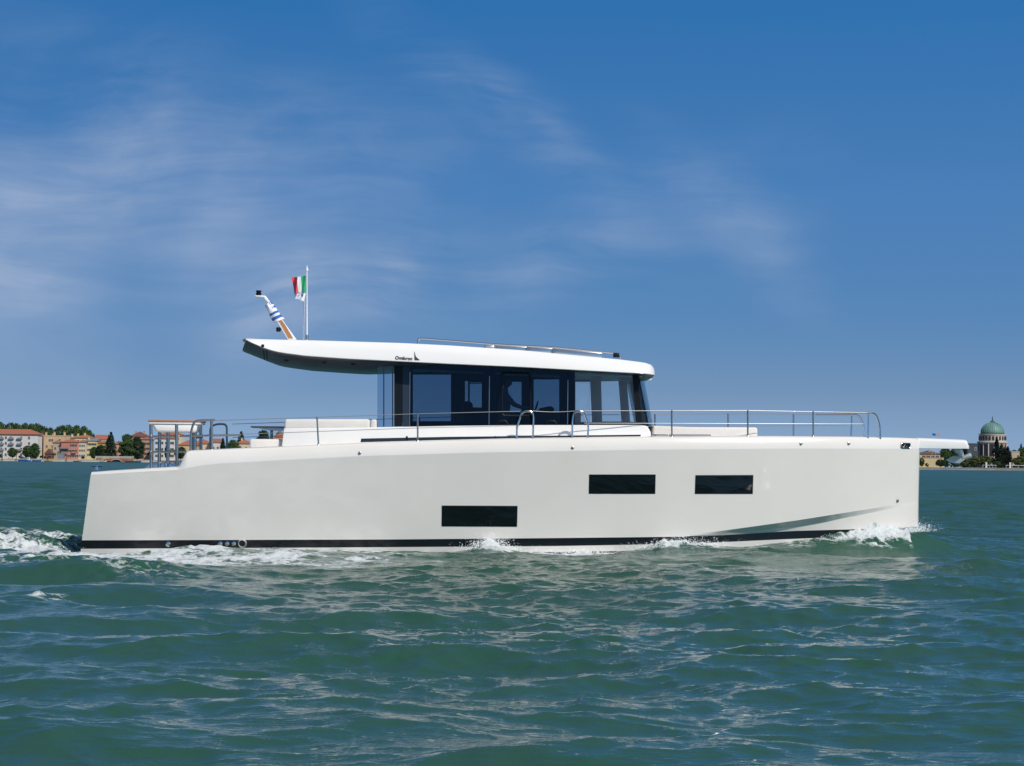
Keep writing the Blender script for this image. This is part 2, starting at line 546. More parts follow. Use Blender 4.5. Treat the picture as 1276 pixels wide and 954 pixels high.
def sea_state(x, y, spacing):
    """displacement (dx, dy, z) and foam for points of the sea"""
    n = len(x)
    dx, dy, z = np.zeros(n), np.zeros(n), np.zeros(n)
    lost = np.zeros(n)
    gust = 0.45 + 1.1 * vnoise(x * .16 + 40, y * .08 + 9, 5)
    # the yacht shelters the water on its near side: shorter, lower chop in its lee
    lee = np.exp(-((x - .3) / 8.8) ** 4) * np.clip((52 - y) / 4, 0, 1) * np.clip((y + 10) / 14, 0, 1)
    for wi, (lam, th, amp, ph) in enumerate(WAVES):
        k = 2 * math.pi / lam
        w = np.clip((lam / spacing - 2.2) / 2.2, 0, 1)
        lost += (1 - w) ** 2 * (amp * k) ** 2 / 2
        sel = np.nonzero(w > 0)[0]
        if len(sel) == 0:
            continue
        a = amp * w[sel]
        if lam < 1.7:
            a = a * gust[sel] * (1 - .30 * lee[sel])
        else:
            # short crested: every train comes and goes along its crests
            f_ = .55 / lam
            a = a * (.30 + 1.4 * vnoise(x[sel] * f_ + wi * 3.7, y[sel] * f_ * .7 + wi * 1.9, 50 + wi))
            if lam < 4.5:
                a = a * (1 - .25 * lee[sel])
        cx, cy = math.cos(th), math.sin(th)
        arg = k * (cx * x[sel] + cy * y[sel]) + ph
        if lam < 8:
            arg = arg - .55 * np.sin(arg)        # wind sea: long backs, short steep fronts
        z[sel] += a * np.sin(arg)
        q = (1.25 if lam < 4.5 else 0.9) * a * np.cos(arg)
        dx[sel] += q * cx
        dy[sel] += q * cy
    # boat coordinates
    rx, ry = x - BO[0], y - BO[1]
    u, v = rx * hd[0] + ry * hd[1], rx * pt[0] + ry * pt[1]
    inb = np.clip(np.minimum((u - U_STERN_BOT) / 1.0 + 1, (U_BOW - u) / 1.0 + 1), 0, 1)
    bw = b_wl(np.clip(u, U_STERN_BOT, U_BOW))
    dist = np.where(v < 0, -v - bw, v - bw)
    dist = np.maximum(dist, 0)
    # waterline along the near side
    near = inb * np.exp(-dist / 0.55)
    calm = inb * np.exp(-dist / 1.7) * (v < .3)
    z = z * (1 - 0.75 * calm) * (1 - 0.6 * near) + z_wl(u) * near * (v < 0.3)
    dx *= (1 - near); dy *= (1 - near)
    n1 = vnoise(u * 1.3, v * 1.3, 3) * .6 + vnoise(u * 3.1, v * 3.1, 4) * .4
    n2 = vnoise(u * 5.0, v * 5.0, 6)
    n3 = vnoise(u * 11.0, v * 11.0, 8)
    foam = np.zeros(n)
    rough_add = np.zeros(n)
    # band of foam hugging the hull, fading aft of each little breaker
    P = lambda px: B(px, 680, -2.0)[0]
    prof = np.interp(u, [P(60), P(100), P(160), P(240), P(330), P(400), P(470), P(560), P(590), P(610), P(660), P(760), P(790), P(815), P(830), P(870), P(905), P(945), P(965), P(985), P(1040), P(1075), P(1120), P(1146), P(1150)],
                     [0.2, .35, .85, .60, .75, .85, .80, .50, .80, 1.2, 1.1, 1.0, .45, .55, 1.0, 1.0, .85, .15, .2, .6, .7, 1.0, 1.25, 1.1, 0.0])
    wid = np.interp(u, [P(60), P(100), P(300), P(460), P(560), P(600), P(760), P(830), P(940), P(1000), P(1146)],
                    [1.0, 2.6, 3.2, 2.4, .5, .55, .50, .9, .35, .5, .75])
    side = (v < 0.5)
    hug = prof * np.exp(-(dist / wid) ** 2) * side * (u > U_STERN_BOT - 1.5) * (u < U_BOW + .35)
    foam = np.maximum(foam, hug * (0.55 + .7 * n1))
    # trailing lacy field off the quarter
    quart = gauss(u - P(250), 4.2) * gauss(dist - 4.5, 4.2) * side * 0.95
    foam = np.maximum(foam, quart * (.45 + .9 * n1))
    # boiling wake astern
    ast = np.clip((U_STERN_BOT + 0.2 - u) / 1.2, 0, 1) * np.exp(-np.clip(U_STERN_BOT - u, 0, 99) / 16.0)
    wk = ast * np.exp(-(v / 3.6) ** 4)
    edge = ast * (gauss(np.abs(v) - 2.3, .8))
    foam = np.maximum(foam, wk * (.05 + .72 * n1) + edge * (.15 + .7 * n1))
    back = np.clip((U_STERN_BOT + 1.5 - u) / 3, 0, 1) * np.exp(-np.clip(U_STERN_BOT - u, 0, 99) / 14.0) * gauss(v - 4.6 - .05 * (U_STERN_BOT - u), .75)
    foam = np.maximum(foam, back * (.35 + .9 * n1))
    z += back * (.22 + .25 * (n1 - .5))
    boil = wk * ((n1 - .5) * .30 + (n2 - .5) * .16 + (n3 - .5) * .07) + edge * .07
    z += boil
    # plume just aft of the transom, and the swell the boat drags behind it
    z += 0.20 * gauss(u - (U_STERN_BOT - .75), .35) * gauss(v + 0.7, .6) * (.5 + n2)
    z += 0.10 * gauss(u - (U_STERN_BOT - 3.2), 1.3) * gauss(v + 1.9, .6)
    z += 0.50 * np.exp(-((v - 7.5 - .12 * (U_STERN_BOT - u)) / 1.5) ** 2) * np.clip((U_STERN_BOT + 7 - u) / 6, 0, 1) * np.exp(-np.clip(U_STERN_BOT - u, 0, 99) / 18.)
    z += -0.15 * np.exp(-((v - 3.6) / 1.2) ** 2) * np.clip((U_STERN_BOT + 3 - u) / 3, 0, 1) * np.exp(-np.clip(U_STERN_BOT - u, 0, 99) / 18.)
    # quarter wave running away from the stern towards the camera
    qd = (-v - 2.2) - (P(430) - u) * 0.85
    qa = np.clip((-v - 2.5) / 2.5, 0, 1) * np.exp(-np.clip(-v - 3, 0, 99) / 10)
    z += 0.10 * qa * (.25 + 1.3 * n1) * (gauss(qd, .8) - .6 * gauss(qd + 2.2, 1.0) + .6 * gauss(qd + 4.4, 1.0))
    # bow wave leaning away forward
    bd = (-v - .3) - (U_BOW + .4 - u) * .36
    ba = np.clip((U_BOW + .2 - u) / 1.5, 0, 1) * np.exp(-np.clip(U_BOW - u, 0, 99) / 8) * side
    z += 0.16 * ba * gauss(bd - .2 - .3 * (n1 - .5), .38) * (.3 + 1.1 * n1)
    foam = np.maximum(foam, ba * gauss(bd - .1, .42) * .75 * (.4 + n1))
    # single little breakers
    for px, py, sx, sy, st, hh in ((58, 744, .50, 1.0, 1.0, .10), (60, 752, .9, 1.4, .5, .05), (128, 706, 1.2, 1.4, .8, .12), (180, 716, 1.4, 1.3, .7, .10), (20, 700, 2.2, 2.2, .62, 0.06),
                                   (1215, 600, .5, 1.5, .7, .1), (1180, 596, .35, 1.0, .7, .1), (1262, 596, .4, 1.2, .5, .1)):
        q = at_z(px, py, 0.0)
        g = np.exp(-((x - q[0]) / sx) ** 2 - ((y - q[1]) / sy) ** 2)
        foam = np.maximum(foam, st * g * (.5 + .6 * n1))
        z += hh * g * (.5 + n2)
    # foam stands up from the water in small lumps
    fm = np.clip(foam - .45, 0, .9)
    lump = fm * ((n2 - .45) * .14 + (n3 - .45) * .09)
    z += np.where(spacing < .25, lump, 0)
    # tall splash crests on the hull
    for px, w_, h_ in ((150, .35, .10), (171, .25, .08), (610, .30, .13), (838, .5, .10), (1075, .6, .08), (1118, .5, .14)):
        z += h_ * gauss(u - P(px), w_) * np.exp(-dist / .35) * side * (.6 + .8 * n3)
    return dx, dy, z, foam, np.sqrt(lost), 1.15 - .55 * lee


def build_sea():
    r0 = np.geomspace(1.5, 11.0, 50, endpoint=False)
    r1 = np.exp(np.arange(math.log(11.0), math.log(34.0), 0.0027))
    r1b = np.exp(np.arange(math.log(34.0), math.log(64.0), 0.0014))
    r2 = np.exp(np.arange(math.log(64.0), math.log(150.0), 0.0032))
    r3 = np.concatenate([np.exp(np.arange(math.log(150.0), math.log(450.0), 0.0045)), np.geomspace(450.0, 5200.0, 200)])
    rr = np.concatenate([r0, r1, r1b, r2, r3])
    a_front = np.linspace(-15.0, 15.0, 820)
    a_rest = np.linspace(15.0, 345.0, 150)[1:-1]
    aa = np.radians(np.concatenate([a_front, a_rest]))
    na, nr = len(aa), len(rr)
    A, Rr = np.meshgrid(aa, rr)
    x, y = (Rr * np.sin(A)).ravel(), (Rr * np.cos(A)).ravel()
    da = np.full(na, R(30.0 / 819)); da[820:] = R(330.0 / 149)
    dr = np.gradient(rr)
    spacing = np.maximum((Rr * da[None, :]), dr[:, None] * 0.8).ravel()
    dx, dy, z, foam, lost, ripple = sea_state(x, y, spacing)
    co = np.stack([x + dx, y + dy, z], 1).astype(np.float32)
    i = np.arange(nr - 1)[:, None] * na
    j = np.arange(na)[None, :]
    jn = (np.arange(na)[None, :] + 1) % na
    quads = np.stack([i + j, i + na + j, i + na + jn, i + jn], -1).reshape(-1, 4)
    me = bpy.data.meshes.new('sea')
    nv, nf = len(co), len(quads)
    # centre fan
    me.vertices.add(nv + 1)
    allco = np.concatenate([co, np.array([[0, 0, 0]], np.float32)])
    me.vertices.foreach_set('co', allco.ravel())
    tri = np.stack([np.full(na, nv), np.arange(na), (np.arange(na) + 1) % na], 1)
    loops = np.concatenate([quads.ravel(), tri.ravel()]).astype(np.int32)
    me.loops.add(len(loops))
    me.loops.foreach_set('vertex_index', loops)
    starts = np.concatenate([np.arange(nf) * 4, nf * 4 + np.arange(na) * 3]).astype(np.int32)
    me.polygons.add(nf + na)
    me.polygons.foreach_set('loop_start', starts)
    me.update(calc_edges=True)
    me.polygons.foreach_set('use_smooth', np.ones(nf + na, bool))
    at_ = me.attributes.new('foam', 'FLOAT', 'POINT')
    at_.data.foreach_set('value', np.concatenate([foam, [0]]).astype(np.float32))
    at2 = me.attributes.new('unresolved_slope', 'FLOAT', 'POINT')
    at2.data.foreach_set('value', np.concatenate([lost, [0]]).astype(np.float32))
    at3 = me.attributes.new('ripple', 'FLOAT', 'POINT')
    at3.data.foreach_set('value', np.concatenate([ripple, [1]]).astype(np.float32))
    me.validate()
    # make sure it faces up
    if me.polygons[nf // 2].normal.z < 0:
        me.flip_normals()
    o = bpy.data.objects.new('sea', me)
    C.objects.link(o)
    o['kind'] = 'structure'
    me.materials.append(sea_material())
    return o


WATER_COL = (0.023, 0.080, 0.052, 1)


def sea_material():
    mt = bpy.data.materials.new('green lagoon water')
    mt.use_nodes = True
    nt = mt.node_tree
    n, l = nt.nodes, nt.links
    p = n['Principled BSDF']
    p.inputs['Base Color'].default_value = WATER_COL
    p.inputs['Roughness'].default_value = 0.05
    p.inputs['IOR'].default_value = 1.333
    tc = N(n, 'ShaderNodeTexCoord')

    def noise(rot, sc, scale, detail, rough=0.55, dist=0.0):
        mp = N(n, 'ShaderNodeMapping')
        mp.inputs['Rotation'].default_value = (0, 0, R(rot)); mp.inputs['Scale'].default_value = sc
        l.new(tc.outputs['Object'], mp.inputs[0])
        t = N(n, 'ShaderNodeTexNoise', inp={'Scale': scale, 'Detail': detail, 'Roughness': rough, 'Distortion': dist})
        l.new(mp.outputs[0], t.inputs['Vector'])
        return t.outputs[0]
    h = mathn(n, l, 'ADD', mathn(n, l, 'MULTIPLY', noise(12, (1, 1.9, 1), 4.2, 4.0, .55, .4), 0.023), mathn(n, l, 'MULTIPLY', noise(-25, (1, 1.5, 1), 11.0, 3.0), 0.0095))
    h = mathn(n, l, 'ADD', h, mathn(n, l, 'MULTIPLY', noise(4, (1, 1.6, 1), 1.1, 5.0, .6), 0.03))
    bp = N(n, 'ShaderNodeBump', inp={'Strength': 1.0, 'Distance': 1.0})
    rpl = N(n, 'ShaderNodeAttribute', attribute_name='ripple')
    l.new(mathn(n, l, 'MULTIPLY', h, rpl.outputs['Fac']), bp.inputs['Height'])
    l.new(bp.outputs[0], p.inputs['Normal'])
    # ripples too small for the mesh far out act as roughness
    us_ = N(n, 'ShaderNodeAttribute', attribute_name='unresolved_slope')
    l.new(mathn(n, l, 'SQRT', mathn(n, l, 'ADD', mathn(n, l, 'MULTIPLY', us_.outputs['Fac'], 0.55), 0.0012)), p.inputs['Roughness'])
    p.inputs['Specular IOR Level'].default_value = 0.17
    # foam
    fa = N(n, 'ShaderNodeAttribute', attribute_name='foam')
    vor = N(n, 'ShaderNodeTexVoronoi', feature='DISTANCE_TO_EDGE', inp={'Scale': 2.2, 'Randomness': 1.0})
    wmp = N(n, 'ShaderNodeTexNoise', inp={'Scale': 1.6, 'Detail': 5.0, 'Roughness': 0.62})
    l.new(tc.outputs['Object'], wmp.inputs['Vector'])
    add = N(n, 'ShaderNodeVectorMath', operation='MULTIPLY_ADD')
    l.new(wmp.outputs['Color'], add.inputs[0]); add.inputs[1].default_value = (1.3, 1.3, 1.3)
    l.new(tc.outputs['Object'], add.inputs[2])
    l.new(add.outputs[0], vor.inputs['Vector'])
    lace = mathn(n, l, 'SUBTRACT', 1.0, mathn(n, l, 'MULTIPLY', vor.outputs['Distance'], 3.2), clamp=True)
    nz = noise(0, (1, 1, 1), 3.0, 7.0, .68)
    pat = mathn(n, l, 'ADD', mathn(n, l, 'MULTIPLY', lace, 0.45), mathn(n, l, 'MULTIPLY', nz, 0.75))
    tot = mathn(n, l, 'ADD', pat, fa.outputs['Fac'])
    mr = N(n, 'ShaderNodeMapRange', interpolation_type='SMOOTHSTEP')
    mr.inputs[1].default_value = 1.16; mr.inputs[2].default_value = 1.52
    l.new(tot, mr.inputs[0])
    gate = mathn(n, l, 'MULTIPLY', fa.outputs['Fac'], 7.0, clamp=True)
    ff = mathn(n, l, 'MULTIPLY', mr.outputs[0], gate)
    fo = N(n, 'ShaderNodeBsdfPrincipled')
    fo.inputs['Base Color'].default_value = (0.70, 0.74, 0.74, 1)
    fo.inputs['Roughness'].default_value = 0.75
    fb = N(n, 'ShaderNodeBump', inp={'Strength': 0.8, 'Distance': 0.08})
    l.new(noise(0, (1, 1, 1), 14.0, 5.0, .7), fb.inputs['Height'])
    l.new(fb.outputs[0], fo.inputs['Normal'])
    mx = N(n, 'ShaderNodeMixShader')
    l.new(ff, mx.inputs[0]); l.new(p.outputs[0], mx.inputs[1]); l.new(fo.outputs[0], mx.inputs[2])
    l.new(mx.outputs[0], n['Material Output'].inputs[0])
    return mt


sea = build_sea()

# ================================================================ THE YACHT
yacht = empty('motor_yacht', BO, YAW)
tag(yacht, 'long white motor yacht with black boot stripe, dark glass cabin and overhanging roof', 'yacht')
Y = yacht

SHEER = [(100, 589), (113, 588), (160, 585), (222, 581.3), (224.5, 578), (229, 567), (232.5, 562), (240, 561), (300, 558.3), (352, 556), (450, 551.3), (550, 548.5), (650, 546), (740, 544.7), (800, 544),
         (870, 543.5), (960, 543), (1060, 543.7), (1124, 545), (1148, 546)]
CREASE = [(100, 591.5), (113, 590.5), (222, 584.5), (260, 577.5), (350, 572.5), (450, 567.5), (600, 563), (800, 559.5), (1000, 558), (1148, 558.5)]
KNUCK = [(98, 672), (480, 671), (700, 669), (850, 667), (900, 660.5), (990, 648), (1060, 637), (1135, 625), (1146, 622.5)]
STEP = [(98, 672.3), (480, 671.3), (700, 669.4), (850, 667.8), (900, 664), (990, 655.5), (1060, 643.5), (1135, 627.5), (1146, 624)]
ST_TOP = [(98, 672.6), (480, 671.6), (820, 668.4), (900, 666), (989, 660.7), (1060, 658.8), (1142, 655.5)]
ST_BOT = [(98, 683), (480, 681), (700, 679.5), (860, 676.5), (980, 671), (1060, 668), (1142, 664)]
W_BOT = [(98, 689.5), (300, 688.5), (480, 687), (700, 687), (860, 684), (1000, 677), (1142, 670)]
bd_in = lambda u: np.maximum(b_deck(u) - .16, 0.0)
b_step = lambda u: np.maximum(b_knk(u) - .85 * k_off(u), 0)
rows = [
    (lambda u: np.maximum(b_deck(u) - .16, 0), SHEER, b_deck, .02, 0),
    (lambda u: np.maximum(b_deck(u) - .045, 0), SHEER, b_deck, 0.0, 0),
    (lambda u: b_deck(u), SHEER, b_deck, -.045, 0),
    (lambda u: b_deck(u) + .02 * np.clip((U_BOW - u) / 2, 0, 1), CREASE, b_deck, 0.0, 0),
    (b_knk, KNUCK, b_knk, 0.0, 0),
    (b_step, STEP, b_knk, 0.0, 0),
    (b_wl, ST_TOP, b_wl, 0.0, 0),
    (lambda u: b_wl(u) - .015, ST_BOT, b_wl, 0.0, 1),
    (lambda u: np.maximum(b_wl(u) - .04, 0), W_BOT, b_wl, 0.0, 0),
    (lambda u: np.maximum(b_wl(u) * .9 - .1, 0), None, None, -.45, 2),
    (lambda u: b_wl(u) * .05, None, None, -.95, 2),
]
us_rows = [U_STERN_TOP] * 3 + [U_STERN_TOP + (U_STERN_BOT - U_STERN_TOP) * .02] + [U_STERN_TOP + (U_STERN_BOT - U_STERN_TOP) * .85] * 2 + \
    [U_STERN_TOP + (U_STERN_BOT - U_STERN_TOP) * .86, U_STERN_TOP + (U_STERN_BOT - U_STERN_TOP) * .95, U_STERN_BOT, U_STERN_BOT + .2, U_STERN_BOT + .8]
knots = [c_of_u(B(px, 570, -2.4)[0], U_STERN_TOP) for px in (160, 219, 222, 224.5, 226.5, 229, 231, 232.5, 235, 240)]
cs = sorted(set(list(np.linspace(0, .62, 34)) + list(np.linspace(.62, .94, 40)) + list(1 - np.geomspace(.06, .0015, 22)) + [1.0] + knots))
cs = np.array(cs)


def hull_row(i):
    bf, pts, bref, dz, mi = rows[i]
    ub = U_BOW - (.10 if i == 0 else .05 if i == 1 else .02 if i == 2 else 0.0)
    u = us_rows[i] + (ub - us_rows[i]) * cs
    b = np.maximum(bf(u), 0.022)
    z = line_uz(pts, bref)(u) + dz if pts else np.full(len(u), dz)
    return u, b, z


HR = [hull_row(i) for i in range(len(rows))]
# keep rows from crossing
for i in range(1, len(HR)):
    HR[i] = (HR[i][0], HR[i][1], np.minimum(HR[i][2], HR[i - 1][2] - .004 if i > 1 else HR[i][2]))


def make_hull():
    mb = MB()
    nr, nc = len(HR), len(cs)
    V = []
    for sgn in (-1, 1):
        for (u, b, z) in HR:
            V += [(u[k], sgn * b[k], z[k]) for k in range(nc)]
    idx = lambda s, i, k: s * nr * nc + i * nc + k
    F, mi = [], []
    for s in (0, 1):
        for i in range(nr - 1):
            for k in range(nc - 1):
                F.append((idx(s, i, k), idx(s, i, k + 1), idx(s, i + 1, k + 1), idx(s, i + 1, k)))
                mi.append(rows[i + 1][4])
    for i in range(nr - 1):       # transom and stem
        for k in (0, nc - 1):
            F.append((idx(0, i, k), idx(0, i + 1, k), idx(1, i + 1, k), idx(1, i, k)))
            mi.append(rows[i + 1][4])
    for k in range(nc - 1):
        F.append((idx(0, 0, k), idx(0, 0, k + 1), idx(1, 0, k + 1), idx(1, 0, k)))     # deck
        mi.append(0)
        F.append((idx(0, nr - 1, k), idx(0, nr - 1, k + 1), idx(1, nr - 1, k + 1), idx(1, nr - 1, k)))
        mi.append(2)
    mb.add(V, F)
    mb.m = mi
    o = mb.build('hull', [M['gel'], M['stripe'], M['antifoul']], Y, ang=50)
    me = o.data
    for e in me.edges:
        a, b = e.vertices
        ra, rb, ka, kb = (a % (nr * nc)) // nc, (b % (nr * nc)) // nc, a % nc, b % nc
        if ra == rb:
            e.use_edge_sharp = ra in (3, 4, 5, 6, 7, 8)
        elif ka == kb and ka in (0, nc - 1):
            e.use_edge_sharp = ka == 0
    return o


hull = make_hull()


def bvh_of(o):
    me = o.data
    return BVHTree.FromPolygons([v.co[:] for v in me.vertices], [p.vertices[:] for p in me.polygons])


hull_bvh = bvh_of(hull)
cam_b = Vector(to_boat(cam_pos))


def hit(bvh, px, py):
    d = ray(px, py)
    db = Vector((d @ hd, d @ pt, d[2])).normalized()
    p, nrm, _, _ = bvh.ray_cast(cam_b, db)
    if p is None:
        return None
    if nrm.dot(db) > 0:
        nrm = -nrm
    return np.array(p), np.array(nrm)


def surface_panel(bvh, corners, nx, ny, off, thick, rad=0.0):
    """curved panel lying on a surface between four picture corners (tl, tr, br, bl)"""
    tl, tr, br, bl = [np.array(c, float) for c in corners]
    mb = MB()
    front, back = [], []
    for j in range(ny + 1):
        for i in range(nx + 1):
            a, b = i / nx, j / ny
            p = (tl * (1 - a) + tr * a) * (1 - b) + (bl * (1 - a) + br * a) * b
            q, nn = hit(bvh, *p)
            front.append(q + nn * off); back.append(q + nn * (off - thick))
    F = []
    w = nx + 1
    n = len(front)
    for j in range(ny):
        for i in range(nx):
            a = j * w + i
            F.append((a, a + 1, a + w + 1, a + w)); F.append((n + a, n + a + w, n + a + w + 1, n + a + 1))
    border = [i for i in range(nx)] + [j * w + nx for j in range(ny)] + [ny * w + nx - i for i in range(nx)] + [(ny - j) * w for j in range(ny)]
    for k in range(len(border)):
        a, b = border[k], border[(k + 1) % len(border)]
        F.append((a, n + a, n + b, b))
    mb.add(front + back, F)
    return mb


def inset(c, e):
    tl, tr, br, bl = c
    return [(tl[0] + e, tl[1] + e), (tr[0] - e, tr[1] + e), (br[0] - e, br[1] - e), (bl[0] + e, bl[1] - e)]


for c in ([(550.5, 629), (645, 629.5), (644.3, 655.5), (550.2, 655)], [(734, 590.3), (817, 590.3), (816.5, 614.5), (733.5, 614.5)], [(866.5, 591.2), (938.7, 591), (938, 614.6), (865.7, 614.6)]):
    g = surface_panel(hull_bvh, c, 8, 3, .006, .03).build('hull_window', M['black'], Y)
    surface_panel(hull_bvh, inset(c, 1.2), 8, 3, .012, .02).build('pane', M['hullglass'], g)


def stud(px, py, r, name, mat, h=.02, ring=False):
    q, nn = hit(hull_bvh, px, py)
    mb = MB()
    prof = [(r * 1.25, 0), (r * 1.2, h * .5), (r, h), (r * .4, h * 1.25)] if not ring else None
    zq = Vector(nn).to_track_quat('Z', 'Y').to_matrix().to_4x4()
    zq.translation = Vector(q)
    t = MB()
    if ring:
        t.lathe((0, 0, 0), [(r * .78, -.01), (r * .78, h), (r * .9, h * 1.6), (r * 1.05, h), (r * 1.1, -.01)], 20)
    else:
        t.lathe((0, 0, 0), prof, 12)
    t.v = [tuple(zq @ Vector(p)) for p in t.v]
    return t.build(name, mat, Y)


stud(210, 677.2, .055, 'drain_outlet', M['steel'], .05)
for px in (274.8, 283.2, 291.5):
    stud(px, 676.5, .048, 'drain_outlet', M['steel'], .05)
M['galv'] = pm('satin steel', (0.66, 0.68, 0.66), 0.38, 0.55)
ex = stud(302, 676.2, .088, 'exhaust_outlet', M['galv'], .05, ring=True)
for px, py in ((448.3, 563.5), (713.6, 556.8), (998, 551.8), (1057.5, 551.6), (1118.2, 623)):
    stud(px, py, .028, 'vent_fitting', M['steel_dull'], .025)

# ---- gunwale sides of the aft deck and the port bulwark
mb = MB()
a, b, c, d = B(187, 575, 1.95), B(238, 572, 1.95), B(238, 583, 1.95), B(179, 583, 1.95)
mb.prism([a, b, c, d], (0, .3, 0), .02)
mb.build('port_bulwark', M['steel'], Y)

mb = MB()
q = B(140, 584.5, -1.2)
mb.lathe((q[0] + .9, -.9, q[2] - .06), [(.62, 0), (.62, .07), (.58, .09), (0.05, .095)], 28)
mb.build('deck_hatch', M['teakdeck'], Y)

# ---- bowsprit
mb = MB()
top = [B(1117, 544.6, -.435), B(1150, 545.2, -.41), B(1180, 546.3, -.40), B(1203, 547.3, -.37)]
bot = [B(1117, 557.6, -.435), B(1150, 557.8, -.41), B(1180, 558.0, -.40), B(1208.5, 558.2, -.37)]


def bowsprit():
    V, F = [], []
    st = []
    us = np.linspace(top[0][0], top[-1][0], 14)
    tip = bot[-1][0]
    for k, u in enumerate(us):
        w = np.interp(u, [p[0] for p in top], [-p[1] for p in top])
        zt = np.interp(u, [p[0] for p in top], [p[2] for p in top])
        zb = np.interp(u, [p[0] for p in bot], [p[2] for p in bot])
        st.append((u, u, w, zt, zb))
    u0, ub, w, zt, zb = st[-1]
    for f_ in (.25, .5, .75, .95):
        st.append((u0 + (tip - u0) * f_ * .85, u0 + (tip - u0) * f_, w * (1 - .18 * f_ ** 3), zt - .10 * f_ ** 3, zb))
    ring = []
    for (ut, ub, w, zt, zb) in st:
        ring.append([(ub, -w, zb), (ub, -w - .01, (zb + zt) / 2), (ut, -w + .0, zt - .05), (ut, -w + .05, zt - .008), (ut, -w * .4, zt + .01), (ut, w * .4, zt + .01), (ut, w - .05, zt - .008), (ut, w, zt - .05), (ub, w + .01, (zb + zt) / 2), (ub, w, zb)])
    n = len(ring[0])
    V = [p for r_ in ring for p in r_]
    for i in range(len(ring) - 1):
        for k in range(n):
            F.append((i * n + k, i * n + (k + 1) % n, (i + 1) * n + (k + 1) % n, (i + 1) * n + k))
    F.append(tuple(range(n))); F.append(tuple((len(ring) - 1) * n + k for k in range(n))[::-1])
    return MB().add(V, F).build('bowsprit', M['white'], Y, ang=35)


bs = bowsprit()
# fairlead opening with a chrome rim
a, b = B(1122.5, 551.8, -.45), B(1133.5, 557.6, -.45)
fl = [(1122.3, 551.3), (1133.8, 551.6), (1133.8, 557.6), (1122.3, 557.3)]
surface_panel(hull_bvh, fl, 4, 2, .008, .05).build('fairlead', M['black'], Y)
rim = [hit(hull_bvh, *p) for p in fl + fl[:2]]
MB().tube(bend([q_ + n_ * .014 for q_, n_ in rim], .05), .011, 6).build('fairlead_rim', M['steel'], Y)
hk = [hit(hull_bvh, *p) for p in ((1125, 556.8), (1127, 553.2), (1130.5, 556.8))]
MB().tube([q_ + n_ * .016 for q_, n_ in hk], .013, 6).build('fairlead_roller', M['steel'], Y)

# ---- cabin trunk (ring of walls, hollow inside)
VT = 1.75
ztop = lambda px, v=-VT: B(px, np.interp(px, [352, 470, 560, 645, 800, 812], [533, 531.5, 529.8, 528.8, 528.6, 529.0]), v)
zlow = 2.05


def trunk():
    mb = MB()
    pts = [ztop(px) for px in (353.5, 400, 470, 560, 645, 720, 800)]
    e = B(811, 534, -VT)
    poly = pts + [np.array([pts[-1][0] + .12, -VT, pts[-1][2] - .03]), np.array([e[0], -VT, e[2] - .06]), np.array([e[0] + .03, -VT, zlow]), np.array([pts[0][0] - .06, -VT, zlow])]
    mb.prism(poly, (0, .10, 0), .025, 3)
    poly2 = [np.array([p[0], VT - .1, p[2]]) for p in poly]
    mb.prism(poly2, (0, .10, 0), .025, 3)
    # front cross wall and shelf, aft cross wall
    f = [np.array([e[0] - .45, -VT + .10, pts[-1][2] - .004]), np.array([pts[-1][0] + .10, -VT + .10, pts[-1][2] - .03]), np.array([e[0] - .02, -VT + .10, e[2] - .06]), np.array([e[0] + .01, -VT + .10, zlow]), np.array([e[0] - .45, -VT + .10, zlow])]
    mb.prism(f, (0, 2 * VT - .20, 0), 0)
    a0 = pts[0]
    mb.box((a0[0] + .05, -VT + .10, zlow), (a0[0] + .15, VT - .10, a0[2] - .02))
    return mb.build('cabin_trunk', M['white'], Y)


tr = trunk()
trunk_bvh = bvh_of(tr)
# dark slot window along the trunk foot
a = [B(450, 545.6, -VT - .004), B(560, 543.4, -VT - .004), B(798.5, 540.8, -VT - .004), B(798, 546, -VT - .004), B(560, 549.5, -VT - .004), B(449, 552.5, -VT - .004)]
so = MB().prism(a, (0, .03, 0)).build('coaming_window', M['hullglass'], tr)
for px in (507, 617, 635.5, 683):
    q = B(px, 545.5, -VT - .012)
    MB().box((q[0] - .02, q[1], q[2] - .05), (q[0] + .02, q[1] + .02, q[2] + .05), .005).build('latch', M['black'], so)
# grab handles on the trunk top under the glass
for px in (626, 687):
    a, b = B(px - 7, 528.4, -VT + .02), B(px + 7, 528.4, -VT + .02)
    h_ = np.array([0, 0, .09])
    MB().tube(bend([a, a + h_ + (.05, 0, 0), b + h_ - (.05, 0, 0), b], .04), .014, 8).build('grab_handle', M['black'], tr)
# cabin sole
MB().box((ztop(480)[0], -VT + .1, 1.99), (ztop(790)[0], VT - .1, 2.04)).build('cabin_sole', M['wood'], Y)

# ---- glazed cabin, near side
VG = -1.70
rooflow = lambda px: np.interp(px, [306, 320, 335, 350, 380, 430, 470, 560, 650, 760, 818], [423.5, 429, 436, 440, 444, 447.5, 449.5, 454, 458, 464, 467])
botl = lambda px: np.interp(px, [470, 560, 645, 808], [531.0, 529.4, 528.2, 527.9])


def quad_side(x0t, x0b, x1b, x1t, v, thick, top=0.0, bottom=0.0, ytop=None, ybot=None):
    tl = B(x0t, (rooflow(x0t) - 3 if ytop is None else ytop) + top, v)
    tr_ = B(x1t, (rooflow(x1t) - 3 if ytop is None else ytop) + top, v)
    br = B(x1b, (botl(x1b) if ybot is None else ybot) + bottom, v)
    bl = B(x0b, (botl(x0b) if ybot is None else ybot) + bottom, v)
    return MB().prism([tl, tr_, br, bl], (0, thick, 0))


